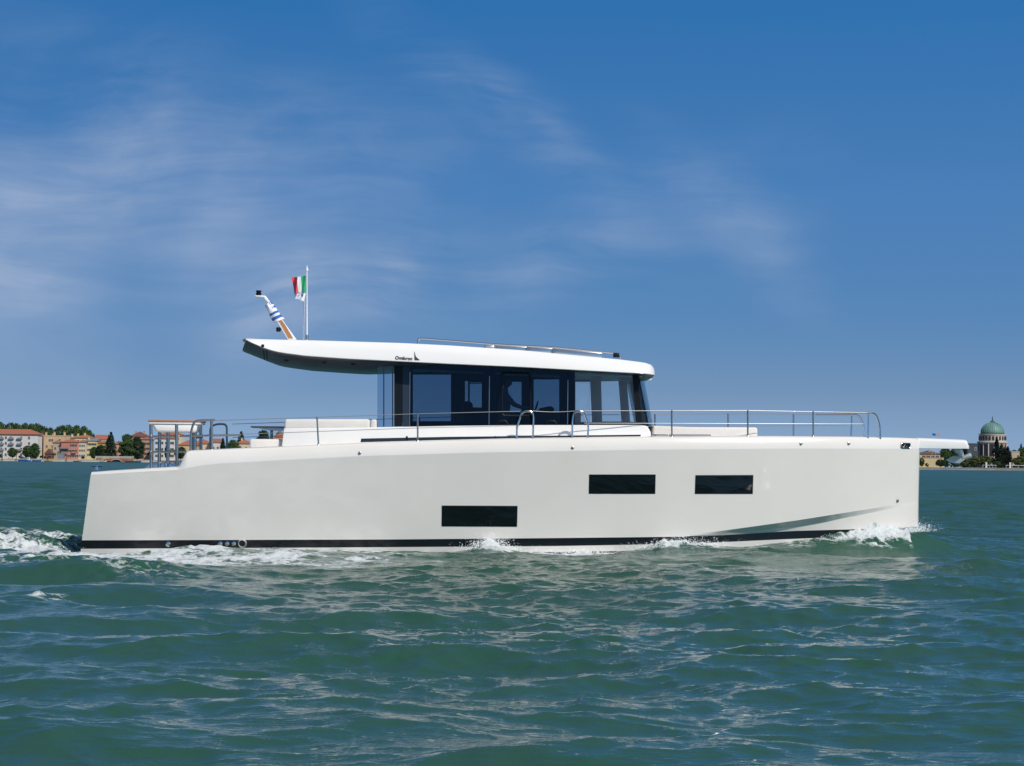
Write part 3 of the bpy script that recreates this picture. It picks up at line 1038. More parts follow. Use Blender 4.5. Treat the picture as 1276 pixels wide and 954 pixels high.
for (x0, x1, mt, nm) in ((511.4, 609.6, 'tint', 'side_window'), (610.4, 707.4, 'tint', 'side_window'), (708.2, 716, 'tint', 'side_window')):
    quad_side(x0, x0, x1, x1, VG, .012).build(nm, M[mt], Y)
quad_side(716.3, 716.3, 797, 790.5, VG, .012).build('clear_side_window', M['clear'], Y)
quad_side(470.5, 470, 491, 491, VG, .012).build('aft_glass_screen', M['clearblue'], Y)
for px in (478.2, 489.2):
    quad_side(px - .7, px - .7, px + .7, px + .7, VG + .3, .03).build('screen_mullion', M['black'], Y)
quad_side(491.2, 491.2, 501.5, 501.5, VG - .01, .12).build('cabin_post', M['black'], Y)
quad_side(501.7, 501.7, 511.2, 511.2, VG - .005, .05).build('tinted_panel', M['navy'], Y)
# dark window framing behind the tinted glass
hdr = M['navy']
mb = MB()
mb.prism([B(502, 449, VG + .03), B(716, 459, VG + .03), B(716, 468.5, VG + .03), B(502, 459.5, VG + .03)], (0, .04, 0))
mb.prism([B(502, 526, VG + .03), B(797, 524.8, VG + .03), B(798, 529, VG + .03), B(502, 531, VG + .03)], (0, .04, 0))
for x0, x1 in ((500, 514.5), (603.5, 617), (697.5, 716)):
    mb.prism([B(x0, 455, VG + .031), B(x1, 458, VG + .031), B(x1, 526, VG + .031), B(x0, 526, VG + .031)], (0, .038, 0))
mb.build('side_window_frame', hdr, Y)
# reflective seams between the panes
for px in (511.0, 610.0, 707.8):
    a, b = B(px, rooflow(px) + 7, VG - .016), B(px, botl(px) - .5, VG - .016)
    MB().box((a[0] - .007, VG - .014, b[2]), (a[0] + .007, VG - .002, a[2] - .10)).build('glass_seam', M['steel_dull'], Y)
# framed opening pane
fr = bend([B(625.5, 464.5, VG - .02), B(660.8, 465.5, VG - .02), B(660.8, 517, VG - .02), B(625.5, 517, VG - .02), B(625.5, 464.5, VG - .02), B(640, 464.9, VG - .02)], .08)
MB().tube(fr, .02, 8).build('opening_window_frame', M['black'], Y)
# forward post and windscreen
quad_side(787.5, 793, 799.5, 795, VG - .006, .10).build('windscreen_post', M['black'], Y)
mb = MB()
ws_t = [B(795.5, 463, VG), B(803, 465, -.85), B(801, 466, .85), B(776, 466, 1.66)]
ws_b = [B(808.3, 528, VG), B(813.5, 529.5, -.85), B(810, 530.5, .85), B(786, 530.5, 1.66)]
ub0 = ws_t[0][0]
PL = [(-1.70, 0.0), (-.9, .17), (.0, .22), (.9, .17), (1.70, 0.0)]
zt0, zb0 = ws_t[0][2], ws_b[0][2]
ut0, ubm = ws_t[0][0], ws_b[0][0]
V, F = [], []
for k, (v, du) in enumerate(PL):
    V += [(ut0 + du, v, zt0), (ubm + du, v, zb0), (ut0 + du - .014, v, zt0), (ubm + du - .014, v, zb0)]
for k in range(4):
    a = 4 * k
    F += [(a, a + 4, a + 5, a + 1), (a + 2, a + 3, a + 7, a + 6), (a, a + 2, a + 6, a + 4), (a + 1, a + 5, a + 7, a + 3)]
F += [(0, 1, 3, 2), (16, 18, 19, 17)]
mb.add(V, F).build('windscreen', M['clearblue'], Y)


def strip(p_top, p_bot, w, dv, mat, name):
    """upright cabin member between two points"""
    a, b = np.array(p_top), np.array(p_bot)
    return MB().prism([a + (-w / 2, 0, 0), a + (w / 2, 0, 0), b + (w / 2, 0, 0), b + (-w / 2, 0, 0)], (0, dv, 0), .012).build(name, mat, Y)


for v in (-.9, .9):
    du = .17
    strip((ut0 + du - .05, v, zt0), (ubm + du - .05, v, zb0), .09, .05, M['lining'], 'windscreen_mullion')

# ---- cabin far side
VF = 1.66
fz = lambda px, py: B(px, py, VF)


def far_panel(x0, x1, y0, y1, mat, name, x0b=None, x1b=None):
    x0b = x0 if x0b is None else x0b
    x1b = x1 if x1b is None else x1b
    return MB().prism([fz(x0, y0), fz(x1, y0), fz(x1b, y1), fz(x0b, y1)], (0, .05, 0), .008).build(name, mat, Y)


mb = MB()
OPEN = [(514, 562, 467, 524), (579.3, 583.4, 475, 514), (585.3, 600.5, 477, 514), (626, 650, 476, 513), (665, 697, 473, 517), (717, 735, 476, 525)]
xs = 502
for (x0, x1, y0, y1) in OPEN:
    mb.prism([fz(xs, 455), fz(x0, 455), fz(x0, 532), fz(xs, 532)], (0, .05, 0))
    mb.prism([fz(x0, 455), fz(x1, 455), fz(x1, y0), fz(x0, y0)], (0, .049, 0))
    mb.prism([fz(x0, y1), fz(x1, y1), fz(x1, 532), fz(x0, 532)], (0, .049, 0))
    xs = x1
mb.build('port_window_frame', hdr, Y)
for (x0, x1, y0, y1) in OPEN:
    far_panel(x0, x1, y0, y1, M['clear'], 'port_window')
mb = MB()
mb.prism([fz(735, 455), fz(812, 455), fz(812, 474), fz(735, 476)], (0, .05, 0), .005)
mb.build('port_header', M['lining'], Y)
far_panel(735.5, 749, 475.6, 531, M['lining'], 'port_pillar', 738, 750.5)
far_panel(771, 781, 474.3, 531, M['lining'], 'port_pillar', 775, 786)
far_panel(749, 771, 475, 524.5, M['clear'], 'port_window', 750.5, 775)
far_panel(738, 786, 524.5, 531, M['navy'], 'port_sill')
a, b = B(722, 524, .0), B(790, 531, .0)
MB().box((a[0], -1.5, b[2] - .1), (b[0], 1.5, a[2] - .06), .03).build('bounce_dash', M['lining'], Y)  # pale slab added to bounce sunlight onto the far pillars

# ---- saloon furniture seen through the glass
mb = MB()
a, b = B(562, 513, .9), B(626, 530, .9)
mb.box((a[0], .75, 2.05), (b[0], 1.55, a[2]), .03)
mb.build('galley_counter', M['wood'], Y)
q = B(592, 507, .2)
mb = MB()
mb.box((q[0] - .28, q[1] - .30, 2.3), (q[0] + .25, q[1] + .30, q[2]), .10, 3)
mb.box((q[0] - .30, q[1] - .2, q[2] - .12), (q[0] - .05, q[1] + .2, q[2] + .14), .1, 3)
mb.build('saloon_seat', M['navy'], Y)
# helm console and instrument hood
mb = MB()
a, b = B(663, 513, .0), B(700, 530, .0)
mb.box((a[0], -.5, 2.05), (b[0] + .4, .9, a[2]), .04)
mb.build('helm_console', M['wood'], Y)
hood = [B(673, 507.5, -.1), B(687, 505, -.1), B(691, 508.5, -.1), B(689, 513.5, -.1), B(671, 513.5, -.1)]
MB().prism(hood, (0, .7, 0), .015).build('instrument_hood', M['black'], Y)
wc = B(667, 510, .30)
mb = MB()
th = [np.array([wc[0] + .06 * math.sin(a_), wc[1] + .20 * math.cos(a_), wc[2] + .19 * math.sin(a_)]) for a_ in np.linspace(0, 2 * math.pi, 25)]
mb.tube(th, .016, 6)
for a_ in (0.5, 2.6, 4.7):
    mb.tube([wc, wc + np.array([.06 * math.sin(a_), .20 * math.cos(a_), .19 * math.sin(a_)])], .012, 6)
mb.build('steering_wheel', M['black'], Y)
q = B(618, 500, .45)
mb = MB()
mb.box((q[0] - .14, .2, 2.5), (q[0] - .02, .72, q[2] + .28), .05, 3)
mb.box((q[0] - .14, .2, 2.48), (q[0] + .40, .72, 2.62), .05, 3)
mb.tube([(q[0] + .1, .46, 2.04), (q[0] + .1, .46, 2.5)], .06, 10)
mb.build('helm_seat', M['lining'], Y)

# pale ceiling lining under the roof
cl0, cl1 = B(503, 452, -1.5), B(800, 466, -1.5)
MB().prism([(cl0[0], -1.55, B(503, 456, -1.5)[2]), (cl1[0], -1.55, B(800, 470, -1.5)[2]), (cl1[0], -1.55, B(800, 470, -1.5)[2] + .05), (cl0[0], -1.55, B(503, 456, -1.5)[2] + .05)], (0, 3.1, 0)).build('cabin_ceiling', M['lining'], Y)

# ---- hardtop roof
ROOF_TOP = [(306.5, 422.2), (312, 422.3), (330, 423.4), (400, 425), (500, 428), (560, 431), (650, 437), (773, 448.6), (803, 452.4), (813, 455), (817, 459)]
ROOF_BOT = [(306.5, 424), (312, 427), (320, 430.5), (330, 434.5), (340, 437.8), (350, 440), (380, 444), (430, 447.5), (470, 449.5), (560, 454), (650, 458), (760, 464), (817.5, 467)]


def roof():
    vt = -1.98
    vb = -2.10
    T = [B(x, y, vt) for x, y in ROOF_TOP]
    Bt = [B(x, y, vb) for x, y in ROOF_BOT]
    u0, u1 = T[0][0], Bt[-1][0]
    zt = lambda u: np.interp(u, [p[0] for p in T], [p[2] for p in T])
    zb = lambda u: np.interp(u, [p[0] for p in Bt], [p[2] for p in Bt])
    us = np.concatenate([u0 + np.array([0, .04, .1, .18, .28, .4, .55, .7, .85]), np.linspace(u0 + 1.0, u1 - .5, 30), u1 - np.array([.35, .22, .13, .07, .03, 0])])
    tail_far = B(345, 456.5, 1.9)
    # soffit depth below the side edge, shallow boat shaped
    rings = []
    for u in us:
        a, b = zt(u), zb(u)
        e = (u - u0)
        dip = (.15 + .05 * min(1, e / .6)) * (1 - .8 * max(0, min(1, (e - 2.6) / 1.6)))
        front = max(0.0, (u - (u1 - .35)) / .35)
        rw = 1.0 - .16 * front ** 2.5
        vt_, vb_ = 1.98 * rw, 2.10 * rw
        if a - b < .03:
            b = a - .03
        pts = []
        cam_ = .012
        for s in (-1, 1):
            half = [(s * vt_ * .0, a + cam_ * 1.6), (s * vt_ * .5, a + cam_ * 1.25), (s * (vt_ - .16), a + cam_ * .5), (s * (vt_ - .05), a + .006), (s * vt_, a - .03 * min(1, (a - b) / .2)), (s * (vt_ + .07), a * .55 + b * .45), (s * vb_, b + .012), (s * (vb_ - .012), b),
                    (s * (vb_ - .10), b - .04 * min(1, .3 + e / .5) * (1 - .85 * max(0, min(1, (e - 2.6) / 1.6)))), (s * (vb_ - .60), b - dip * .93), (s * .6, b - dip - .012), (0, b - dip - .012)]
            pts.append(half)
        ring = pts[0][1:-1] + [pts[0][-1]] + pts[1][1:-1][::-1] + [pts[1][0]]
        rings.append([(u - .20 * (1 - min(1, abs(v) / 1.98) ** 2.5) * math.exp(-e / .35), v, z) for v, z in ring])
    n = len(rings[0])
    V = [p for r_ in rings for p in r_]
    F, mi = [], []
    for i in range(len(rings) - 1):
        for k in range(n):
            F.append((i * n + k, i * n + (k + 1) % n, (i + 1) * n + (k + 1) % n, (i + 1) * n + k))
            kk = k if k < n / 2 else n - 2 - k
            mi.append(1 if 6 <= k <= 13 else 0)
    F.append(tuple(range(n))[::-1]); mi.append(1)
    F.append(tuple((len(rings) - 1) * n + k for k in range(n))); mi.append(0)
    mb = MB().add(V, F)
    mb.m = mi
    return mb.build('roof', [M['white'], M['soffit']], Y, ang=30)


rf = roof()
roof_bvh = bvh_of(rf)

# lettering and sail mark on the roof side
q0, n0 = hit(roof_bvh, 503, 446.3)
q1, _ = hit(roof_bvh, 512, 446.8)
xd = Vector(q1 - q0).normalized()
nd = Vector(n0)
yd = nd.cross(xd).normalized()
if yd.z < 0:
    yd = -yd
fc = bpy.data.curves.new('lettering', 'FONT')
fc.body = 'Omikron'
fc.size = 0.165
fc.extrude = 0.002
fc.offset = 0.0008
ft = bpy.data.objects.new('lettering', fc)
ft.parent = Y
C.objects.link(ft)
q, _ = hit(roof_bvh, 492.3, 448.0)
mw = Matrix((xd, yd, nd)).transposed().to_4x4()
mw.translation = Vector(q) + nd * .012
ft.matrix_local = mw
fc.materials.append(M['ink'])
bpy.context.view_layer.update()
wdt = ft.dimensions.x
fc.size *= (21.3 / 58.4) / max(wdt, 1e-3)
fc.offset = 0.0022
bpy.context.view_layer.update()
tme = bpy.data.meshes.new_from_object(ft.evaluated_get(bpy.context.evaluated_depsgraph_get()))
ft2 = bpy.data.objects.new('lettering', tme)
C.objects.link(ft2)
ft2.parent = Y
ft2.matrix_local = mw
bpy.data.objects.remove(ft)
ft2.name = 'lettering'
a, b, c = [np.array(hit(roof_bvh, *p)[0]) for p in ((516.4, 438.2), (516.6, 449.0), (523.0, 449.2))]
e_ = np.array(hit(roof_bvh, 518.2, 444.8)[0])
off = np.array(n0) * .012
MB().prism([a + off, e_ + off, c + off, b + off], -np.array(n0) * .008).build('sail_emblem', M['ink'], Y)

# soffit lights, dark tubes drawing the shading line of the tail fold
for px, py in ((357, 449.5), (404, 452), (440, 454)):
    h_ = hit(roof_bvh, px, py)
    if h_:
        q, nn = h_
        t = MB().lathe((0, 0, 0), [(.05, -.01), (.05, .012), (.03, .016)], 12)
        mq = Vector(nn).to_track_quat('Z', 'Y').to_matrix().to_4x4(); mq.translation = Vector(q)
        t.v = [tuple(mq @ Vector(p)) for p in t.v]
        t.build('soffit_light', M['black'], rf)
for x0, x1 in ((328.5, 330.3), (332.2, 334.6)):
    pts = []
    for yy in np.linspace(437.5, 452, 8):
        h_ = hit(roof_bvh, x0 + (yy - 437) * .10, yy)
        if h_:
            pts.append(h_[0] + h_[1] * .004)
    if len(pts) > 2:
        MB().tube(pts, .012, 6).build('soffit_fold_shade', M['black'], rf)
h_ = hit(roof_bvh, 327.5, 431.2)
if h_:
    MB().box(h_[0] - .03, h_[0] + .03, .012).build('roof_camera', M['black'], rf)

# roof rail, solar trays, horn light
VR = -1.25
rl = bend([B(520.5, 433, VR), B(520.8, 421.8, VR), B(617, 429.6, VR), B(690, 433.3, VR), B(772, 441.3, VR), B(774, 449, VR)], .10)
rr_ = MB().tube(rl, .022, 8).build('roof_rail', M['steel'], Y)
for px, y0 in ((617, 429.6), (657.5, 431.8), (689.8, 433.4)):
    MB().tube([B(px, y0, VR), B(px, y0 + 10, VR)], .02, 8).build('rail_post', M['steel_dull'], rr_)
rl2 = bend([B(520.5, 433, VR) * (1, -1, 1), B(520.8, 421.8, VR) * (1, -1, 1), B(690, 433.3, VR) * (1, -1, 1), B(772, 441.3, VR) * (1, -1, 1), B(774, 449, VR) * (1, -1, 1)], .10)
MB().tube([p - (0, 0, .03) for p in rl2], .022, 8).build('roof_rail', M['steel'], Y)
for x0, x1 in ((618.5, 656.5), (658.5, 688.5), (690.7, 750)):
    y0 = np.interp(x0, [617, 690, 751], [430.6, 434.6, 440.4]); y1 = np.interp(x1, [617, 690, 751], [430.6, 434.6, 440.4])
    MB().prism([B(x0, y0, VR + .05), B(x1, y1, VR + .05), B(x1, y1 + 7.5, VR + .05), B(x0, y0 + 7.5, VR + .05)], (0, 2.3, 0), .01).build('solar_tray', M['panel'], Y)
a, b = B(603, 430.2, .3), B(617, 436.5, .3)
MB().box((a[0], .1, b[2] - .1), (b[0], .9, a[2]), .05, 3).build('roof_hatch', M['panel'], Y)
q = B(768, 443, VR)
MB().box(q - (.07, .04, .05), q + (.07, .04, .05), .015).build('search_light', M['black'], Y)

# ---- raked mast with teak inset
A = lambda px, py, v=0.0: B(px, py, v)
mast_poly = [A(359, 424), A(344.5, 400), A(329, 371.5), A(318, 370.2), A(318.2, 368.6), A(330.5, 368.8), A(333.5, 372), A(352, 399), A(370, 424)]
mast = MB().prism([p + (0, -.09, 0) for p in mast_poly], (0, .18, 0), .015).build('mast', M['white'], Y)
MB().prism([A(359.3, 422, -.097), A(349.5, 404, -.097), A(331.8, 374.5, -.097), A(334.5, 377.5, -.097), A(355, 404.5, -.097), A(365.3, 422, -.097)], (0, .02, 0)).build('teak_inset', M['teak'], mast)
q = A(322.3, 368.6)
mb = MB().lathe(q, [(.05, 0), (.06, .02), (.06, .06), (.045, .07), (.045, .075), (.062, .08), (.062, .11), (.04, .115)], 14)
mb.build('navigation_light', M['black'], mast)
q = A(347, 411)
MB().box(q - (.05, .06, .05), q + (.05, .06, .05), .02).tube([q, q + (.14, 0, .02)], .02, 6).build('horn', M['black'], mast)
p1 = MB().tube([A(382.6, 427), A(382.4, 345), A(382.4, 338)], [.015, .013, .012], 8).lathe(A(382.4, 338), [(.03, 0), (.03, .06), (.014, .07), (.014, .12)], 8).build('flag_pole', M['flagwhite'], Y)
MB().tube([A(378.2, 427, .12), A(378.6, 372, .12)], .016, 8).build('flag_pole', M['flagwhite'], Y)
MB().tube([A(382.6, 423, -.0), A(382.5, 418, -.0)], .035, 8).build('pole_socket', M['steel_dull'], Y)

# ---- flags (things of their own)


def flag(name, tl, tr_, br, bl, nx, ny, matfun, mats, label, cat, amp=.05, v=0.0, waves=1.6, ph=0.0):
    tl, tr_, br, bl = [np.array(p, float) for p in (tl, tr_, br, bl)]
    V, F, mi = [], [], []
    for j in range(ny + 1):
        for i in range(nx + 1):
            a, b = i / nx, j / ny
            p = (tl * (1 - a) + tr_ * a) * (1 - b) + (bl * (1 - a) + br * a) * b
            q = B(p[0], p[1], v)
            loose = 1 - a
            w = amp * (.25 + loose) * math.sin(waves * 2 * math.pi * (a + .25 * b) + ph)
            w *= min(1, 6 * (1 - a))
            V.append((q[0], v + w, q[2] + .25 * w * loose))
    for j in range(ny):
        for i in range(nx):
            k = j * (nx + 1) + i
            F.append((k, k + 1, k + nx + 2, k + nx + 1)); mi.append(matfun((i + .5) / nx, (j + .5) / ny))
    base = np.array(B(*tr_, v))
    V = [tuple(np.array(p) - base) for p in V]
    n = len(V)
    V2 = V + [(p[0], p[1] + .006, p[2]) for p in V]
    F2 = F + [tuple(i + n for i in f[::-1]) for f in F]
    mb = MB().add(V2, F2)
    mb.m = mi + mi
    o = mb.build(name, mats, None, ang=180, recalc=False)
    W = BO + hd * base[0] + pt * base[1] + np.array([0, 0, base[2]])
    o.location = W
    o.rotation_euler = (0, 0, YAW)
    return tag(o, label, cat)


flag('tricolour_flag', (363.2, 346.8), (382, 343.5), (381.8, 365), (366.2, 365.2), 24, 14, lambda a, b: 2 if a > .64 else (1 if a > .36 else 0), [M['red'], M['flagwhite'], M['green']],
     'green, white and red tricolour flag flying from the pole above the roof', 'flag', amp=.10)
M['pennant'] = pm('white pennant', (0.78, 0.79, 0.82), 0.8)


def pen(a, b):
    return 1 if ((.62 < a < .80 and .15 < b < .5) or (.15 < a < .42 and .55 < b < .66) or (.2 < a < .5 and .28 < b < .36)) else 0


flag('white_pennant', (366.2, 366.0), (381, 365.6), (378.8, 376.0), (367.5, 371.5), 22, 14, pen, [M['pennant'], M['blue']],
     'small white pennant with faint blue marks below the tricolour flag', 'pennant', amp=.08, ph=1.2)


def greek():
    V, F, mi = [], [], []
    n, k = 10, 26
    t0, t1 = np.array([334.0, 378.5]), np.array([347.8, 400.5])
    for j in range(k + 1):
        b = j / k
        c = t0 * (1 - b) + t1 * b
        q = A(*c)
        wdt = (.062 + .045 * b)
        for i in range(n):
            a_ = 2 * math.pi * i / n
            bul = 1 + .10 * math.sin(3 * a_ + b * 7)
            V.append((q[0] + wdt * bul * math.cos(a_) * 1.1, q[1] + .115 * bul * math.sin(a_), q[2] + .05 * math.cos(a_)))
    for j in range(k):
        for i in range(n):
            F.append((j * n + i, j * n + (i + 1) % n, (j + 1) * n + (i + 1) % n, (j + 1) * n + i))
            b = (j + .5) / k
            if b < .36:
                cross = (.15 < b < .22) or i in (6, 7)
                mi.append(1 if cross else 0)
            else:
                mi.append(0 if int((b - .36) / .128) % 2 == 1 else 1)
    base = A(341, 390)
    V = [tuple(np.array(p) - base) for p in V]
    mb = MB().add(V, F); mb.m = mi
    o = mb.build('striped_flag', [M['blue'], M['flagwhite']], None, ang=60)
    o.location = BO + hd * base[0] + pt * base[1] + np.array([0, 0, base[2]])
    o.rotation_euler = (0, 0, YAW)
    tag(o, 'blue and white striped flag wrapped around the raked mast', 'flag')


greek()

# ---- upholstery, table, bar, sunpad
sofa = MB()
for x0, x1, yt in ((354.8, 460.8, 521.3), (461.8, 470, 521.6)):
    a, b = B(x0, yt, -1.72), B(x1, yt, -1.72)
    c_, d_ = B(x1, 533.5, -1.72), B(x0 - 1.2, 534.5, -1.72)
    sofa.prism([a, b, c_, d_], (0, .28, 0), .055, 4)
sofa.build('sofa_backrest', M['cushion'], Y)
a, b = B(310.8, 546, -1.6), B(352.5, 560, -1.6)
MB().box((a[0], -1.6, b[2]), (b[0], .2, a[2]), .05, 3).build('cockpit_seat', M['cushion'], Y)
q0, q1 = B(313.5, 530.2, .1), B(362, 531.8, .1)
tb = MB().box((q0[0], -.2, q1[2] - .015), (q1[0] + .5, .6, q0[2]), .01).build('table_top', M['teakdeck'], Y)
MB().prism([(q0[0] + .12, -.1, q1[2] - .016), (q1[0] + .4, -.1, q1[2] - .016), (q1[0] + .4, -.1, q1[2] - .07), (q0[0] + .4, -.1, q1[2] - .07)], (0, .6, 0)).build('table_frame', M['panel'], tb)
q = B(338.5, 532, .2)
MB().tube([(q[0], .2, q1[2] - .07), (q[0], .2, q1[2] - 1.1)], .035, 10).build('table_leg', M['steel_dull'], tb)
# stern bar
a, b = B(184.4, 522.3, -.6), B(252, 523.3, -.6)
bt = MB().box((a[0], -.6, b[2] - .035), (b[0], .35, a[2]), .012).build('bar_top', M['teak'], Y)
c_ = B(184.6, 527.3, -.6)
MB().box((a[0] + .02, -.585, c_[2]), (b[0] - .02, .34, b[2] - .034), .02).build('bar_shelf', M['white'], bt)
e_ = B(188, 537.4, -.58)
mb = MB()
mb.prism([(a[0] + .08, -.56, c_[2] + .004), (b[0] - .10, -.56, c_[2] + .004), (b[0] - .14, -.56, e_[2]), (a[0] + .18, -.56, e_[2])], (0, .8, 0), .05, 3)
mb.build('bar_cabinet', M['white'], bt)
for px in (199, 209.5, 243):
    p0, p1 = B(px, 536, -.1), B(px, 588, -.1)
    MB().tube([p0, (p0[0], -.1, 1.55)], .04, 10).build('bar_leg', M['steel_dull'], bt)
# foredeck sunpad, with the sloped head cushion by the windscreen
sp = [B(813.5, 529.4, -1.2), B(860, 531.2, -1.2), B(944, 531.6, -1.2), B(944.3, 546, -1.2), B(813.5, 546, -1.2)]
MB().prism(sp, (0, 2.3, 0), .05, 3).build('sun_pad', M['cushion'], Y)
q0, q1 = B(845, 540.6, -1.45), B(885, 542.5, -1.45)
MB().tube([B(812, 541.3, -1.5), B(886, 541.6, -1.5)], .018, 8).build('deck_track', M['steel'], Y)

# ---- rails
VL = -2.3


def gv(px):
    u = B(px, 545, -2)[0]
    return -float(max(b_deck(u) - .10, .15))


sheer_y = lambda px: np.interp(px, [p[0] for p in SHEER], [p[1] for p in SHEER])
TOPW = [(266, 523.2), (395, 519.0), (520.5, 514.8), (600, 512.8), (648, 511.6), (664, 511.3), (716, 511.4), (728, 511.2), (837, 511.0), (932, 510.7), (1013, 512.2), (1082, 513.3)]
topy = lambda px: np.interp(px, [p[0] for p in TOPW], [p[1] for p in TOPW])
LOWW = [(266, 541.5), (395, 536.8), (520.5, 532.4), (648, 529.3)]


def stanchion(px, v=None, parent=Y, lean=0):
    v = gv(px) if v is None else v
    top_, bot_ = B(px, topy(px) - .6, v), B(px + lean, sheer_y(px) + 1, v)
    s = MB().tube([bot_, top_], .019, 8).lathe(bot_, [(.04, 0), (.036, .03), (.02, .05)], 10).build('stanchion', M['steel_dull'], parent)
    return top_, bot_


near = {}
for px in (395, 520.5, 837.2, 931.8, 1013.3):
    near[px] = stanchion(px, lean=2 if px == 395 else 0)


def mirror(p):
    return np.array([p[0], -p[1], p[2]])


for px, (t_, b_) in near.items():
    MB().tube([mirror(b_), mirror(t_)], .019, 8).build('stanchion', M['steel_dull'], Y)


def wire_line(pts, r=.0075):
    return MB().tube(pts, r, 6).build('lifeline', M['wire'], Y)


W1 = [B(px, topy(px), gv(px)) for px in np.linspace(266, 648, 24)]
W2 = [B(px, topy(px) + (1.2 * math.sin(math.pi * (px - 664) / 52)), gv(px)) for px in np.linspace(664, 716, 8)]
W3 = [B(px, topy(px), gv(px)) for px in np.linspace(728, 1082, 24)]
for w_ in (W1, W2, W3):
    wire_line(w_); wire_line([mirror(p) for p in w_])
W4 = [B(px, np.interp(px, [p[0] for p in LOWW], [p[1] for p in LOWW]), gv(px)) for px in np.linspace(266, 648, 24)]
W5 = [B(px, 526.5 + 1.0 * (px - 728) / 354, gv(px)) for px in np.linspace(728, 1076, 24)]
for w_ in (W4, W5):
    wire_line(w_); wire_line([mirror(p) for p in w_])


def hoop(ptsxy, name, r=.022, mir=True):
    pts = [B(px, py, gv(px)) for px, py in ptsxy]
    MB().tube(bend(pts, .10), r, 8).build(name, M['steel'], Y)
    if mir:
        MB().tube(bend([mirror(p) for p in pts], .10), r, 8).build(name, M['steel'], Y)


hoop([(643.8, 547), (644.2, 530), (650.5, 511.6), (663.2, 511.4), (664.8, 519), (664, 547)], 'boarding_rail')
hoop([(713, 545.5), (713.3, 522), (715.5, 511.4), (727.2, 511.2), (733.2, 528), (732.3, 545.5)], 'boarding_rail')
# bow pulpit
hoop([(1040, 513), (1082, 513.6), (1091, 514.2), (1096.2, 528), (1097, 546)], 'pulpit_rail')
hoop([(1082.5, 513.8), (1081.6, 545.5)], 'pulpit_post', .02)
# gate in the stern rail
VSR = -2.25
P_ = lambda px, py, v=VSR: B(px, py, v)
MB().tube(bend([P_(237.3, 562), P_(237.8, 538), P_(241.5, 525), P_(248, 522.9), P_(268, 522.5)], .12), .024, 10).build('stern_rail', M['steel_dull'], Y)
MB().tube([P_(264, 560), P_(263.6, 522.7)], .03, 10).build('stern_rail_post', M['steel_dull'], Y)
MB().tube(bend([P_(282.7, 558, 1.9), P_(282.6, 527.6, 1.9), P_(270, 527.4, 1.9), P_(262, 531, 1.9), P_(262, 560, 1.9)], .1), .024, 8).build('stern_rail', M['steel_dull'], Y)
for px, v, yt, yb in ((188, -1.9, 527.8, 583), (220, -2.1, 527.8, 583), (250, 1.7, 528, 583), (240.5, 1.2, 528, 583)):
    MB().tube([P_(px, yt, v), P_(px + .6, yb, v)], .036, 10).build('stern_rail_post', M['steel_dull'], Y)
for y0, y1, x0, x1 in ((543.2, 541.2, 187, 300), (562.6, 562.0, 187.5, 232)):
    MB().tube([P_(x0, y0, -2.0), P_(x1, y1, -2.15)], .022, 8).build('stern_rail_bar', M['steel_dull'], Y)
for y0 in (544.5, 561.5):
    MB().tube([P_(238, y0, 1.2), P_(252, y0 - .4, 1.7)], .022, 8).build('stern_rail_bar', M['steel_dull'], Y)
# cleats
for px, py, v, sc in ((207, 582.3, -1.7, 1.0), (121, 586.5, 1.7, .8)):
    q = P_(px, py, v)
    mb = MB().lathe((q[0], q[1], q[2] - .03), [(.14 * sc, 0), (.12 * sc, .03), (.06 * sc, .06), (.055 * sc, .14), (.09 * sc, .16), (.09 * sc, .17)], 14)
    mb.tube([q + (-.15 * sc, 0, .12), q + (.15 * sc, 0, .12)], .025 * sc, 8)
    mb.build('mooring_cleat', M['steel'], Y)

# ---- anchor stowed under the bowsprit
anc = empty('bow_anchor', BO + hd * A(1195, 570)[0] + np.array([0, 0, A(1195, 570)[2]]), YAW)
tag(anc, 'polished steel plough anchor stowed beneath the bowsprit', 'anchor')
o0 = A(1195, 570)
AP = lambda px, py, v=0.0: A(px, py, v) - o0 * (1, 0, 1)
MB().prism([AP(1186, 557, -.03), AP(1199.5, 557, -.03), AP(1202, 569, -.03), AP(1197.5, 571, -.03), AP(1192, 564, -.03)], (0, .06, 0), .01).build('shank', M['galv'], anc)
pl = [AP(1178.5, 572.3, 0), AP(1188, 566.8, -.05), AP(1200, 568, -.16), AP(1203, 571, -.22), AP(1196, 576.5, -.16), AP(1184, 575.5, -.05)]
V = [p for p in pl] + [p * (1, -1, 1) for p in pl] + [AP(1198, 567, 0), AP(1194, 578, 0)]
MB().add(V, [(0, 1, 2), (0, 2, 3), (0, 3, 4), (0, 4, 5), (6, 8, 7), (6, 9, 8), (6, 10, 9), (6, 11, 10), (1, 12, 2), (7, 8, 12), (1, 7, 12), (5, 4, 13), (11, 13, 10), (5, 13, 11), (2, 12, 8), (2, 8, 9), (2, 9, 3), (3, 9, 10), (3, 10, 4), (4, 10, 13)]).build('plough_blade', M['galv'], anc, ang=40)
MB().tube([AP(1200, 570, -.15), AP(1206, 568, -.18), AP(1210, 567, -.18)], [.05, .06, .07], 10).build('roll_bar', M['galv'], anc)

# ---- person at the helm
M['cloth'] = pm('pale shirt', (0.55, 0.56, 0.58), 0.85)
M['skin'] = pm('skin', (0.34, 0.19, 0.13), 0.55)
M['hair'] = pm('dark hair', (0.02, 0.014, 0.01), 0.7)


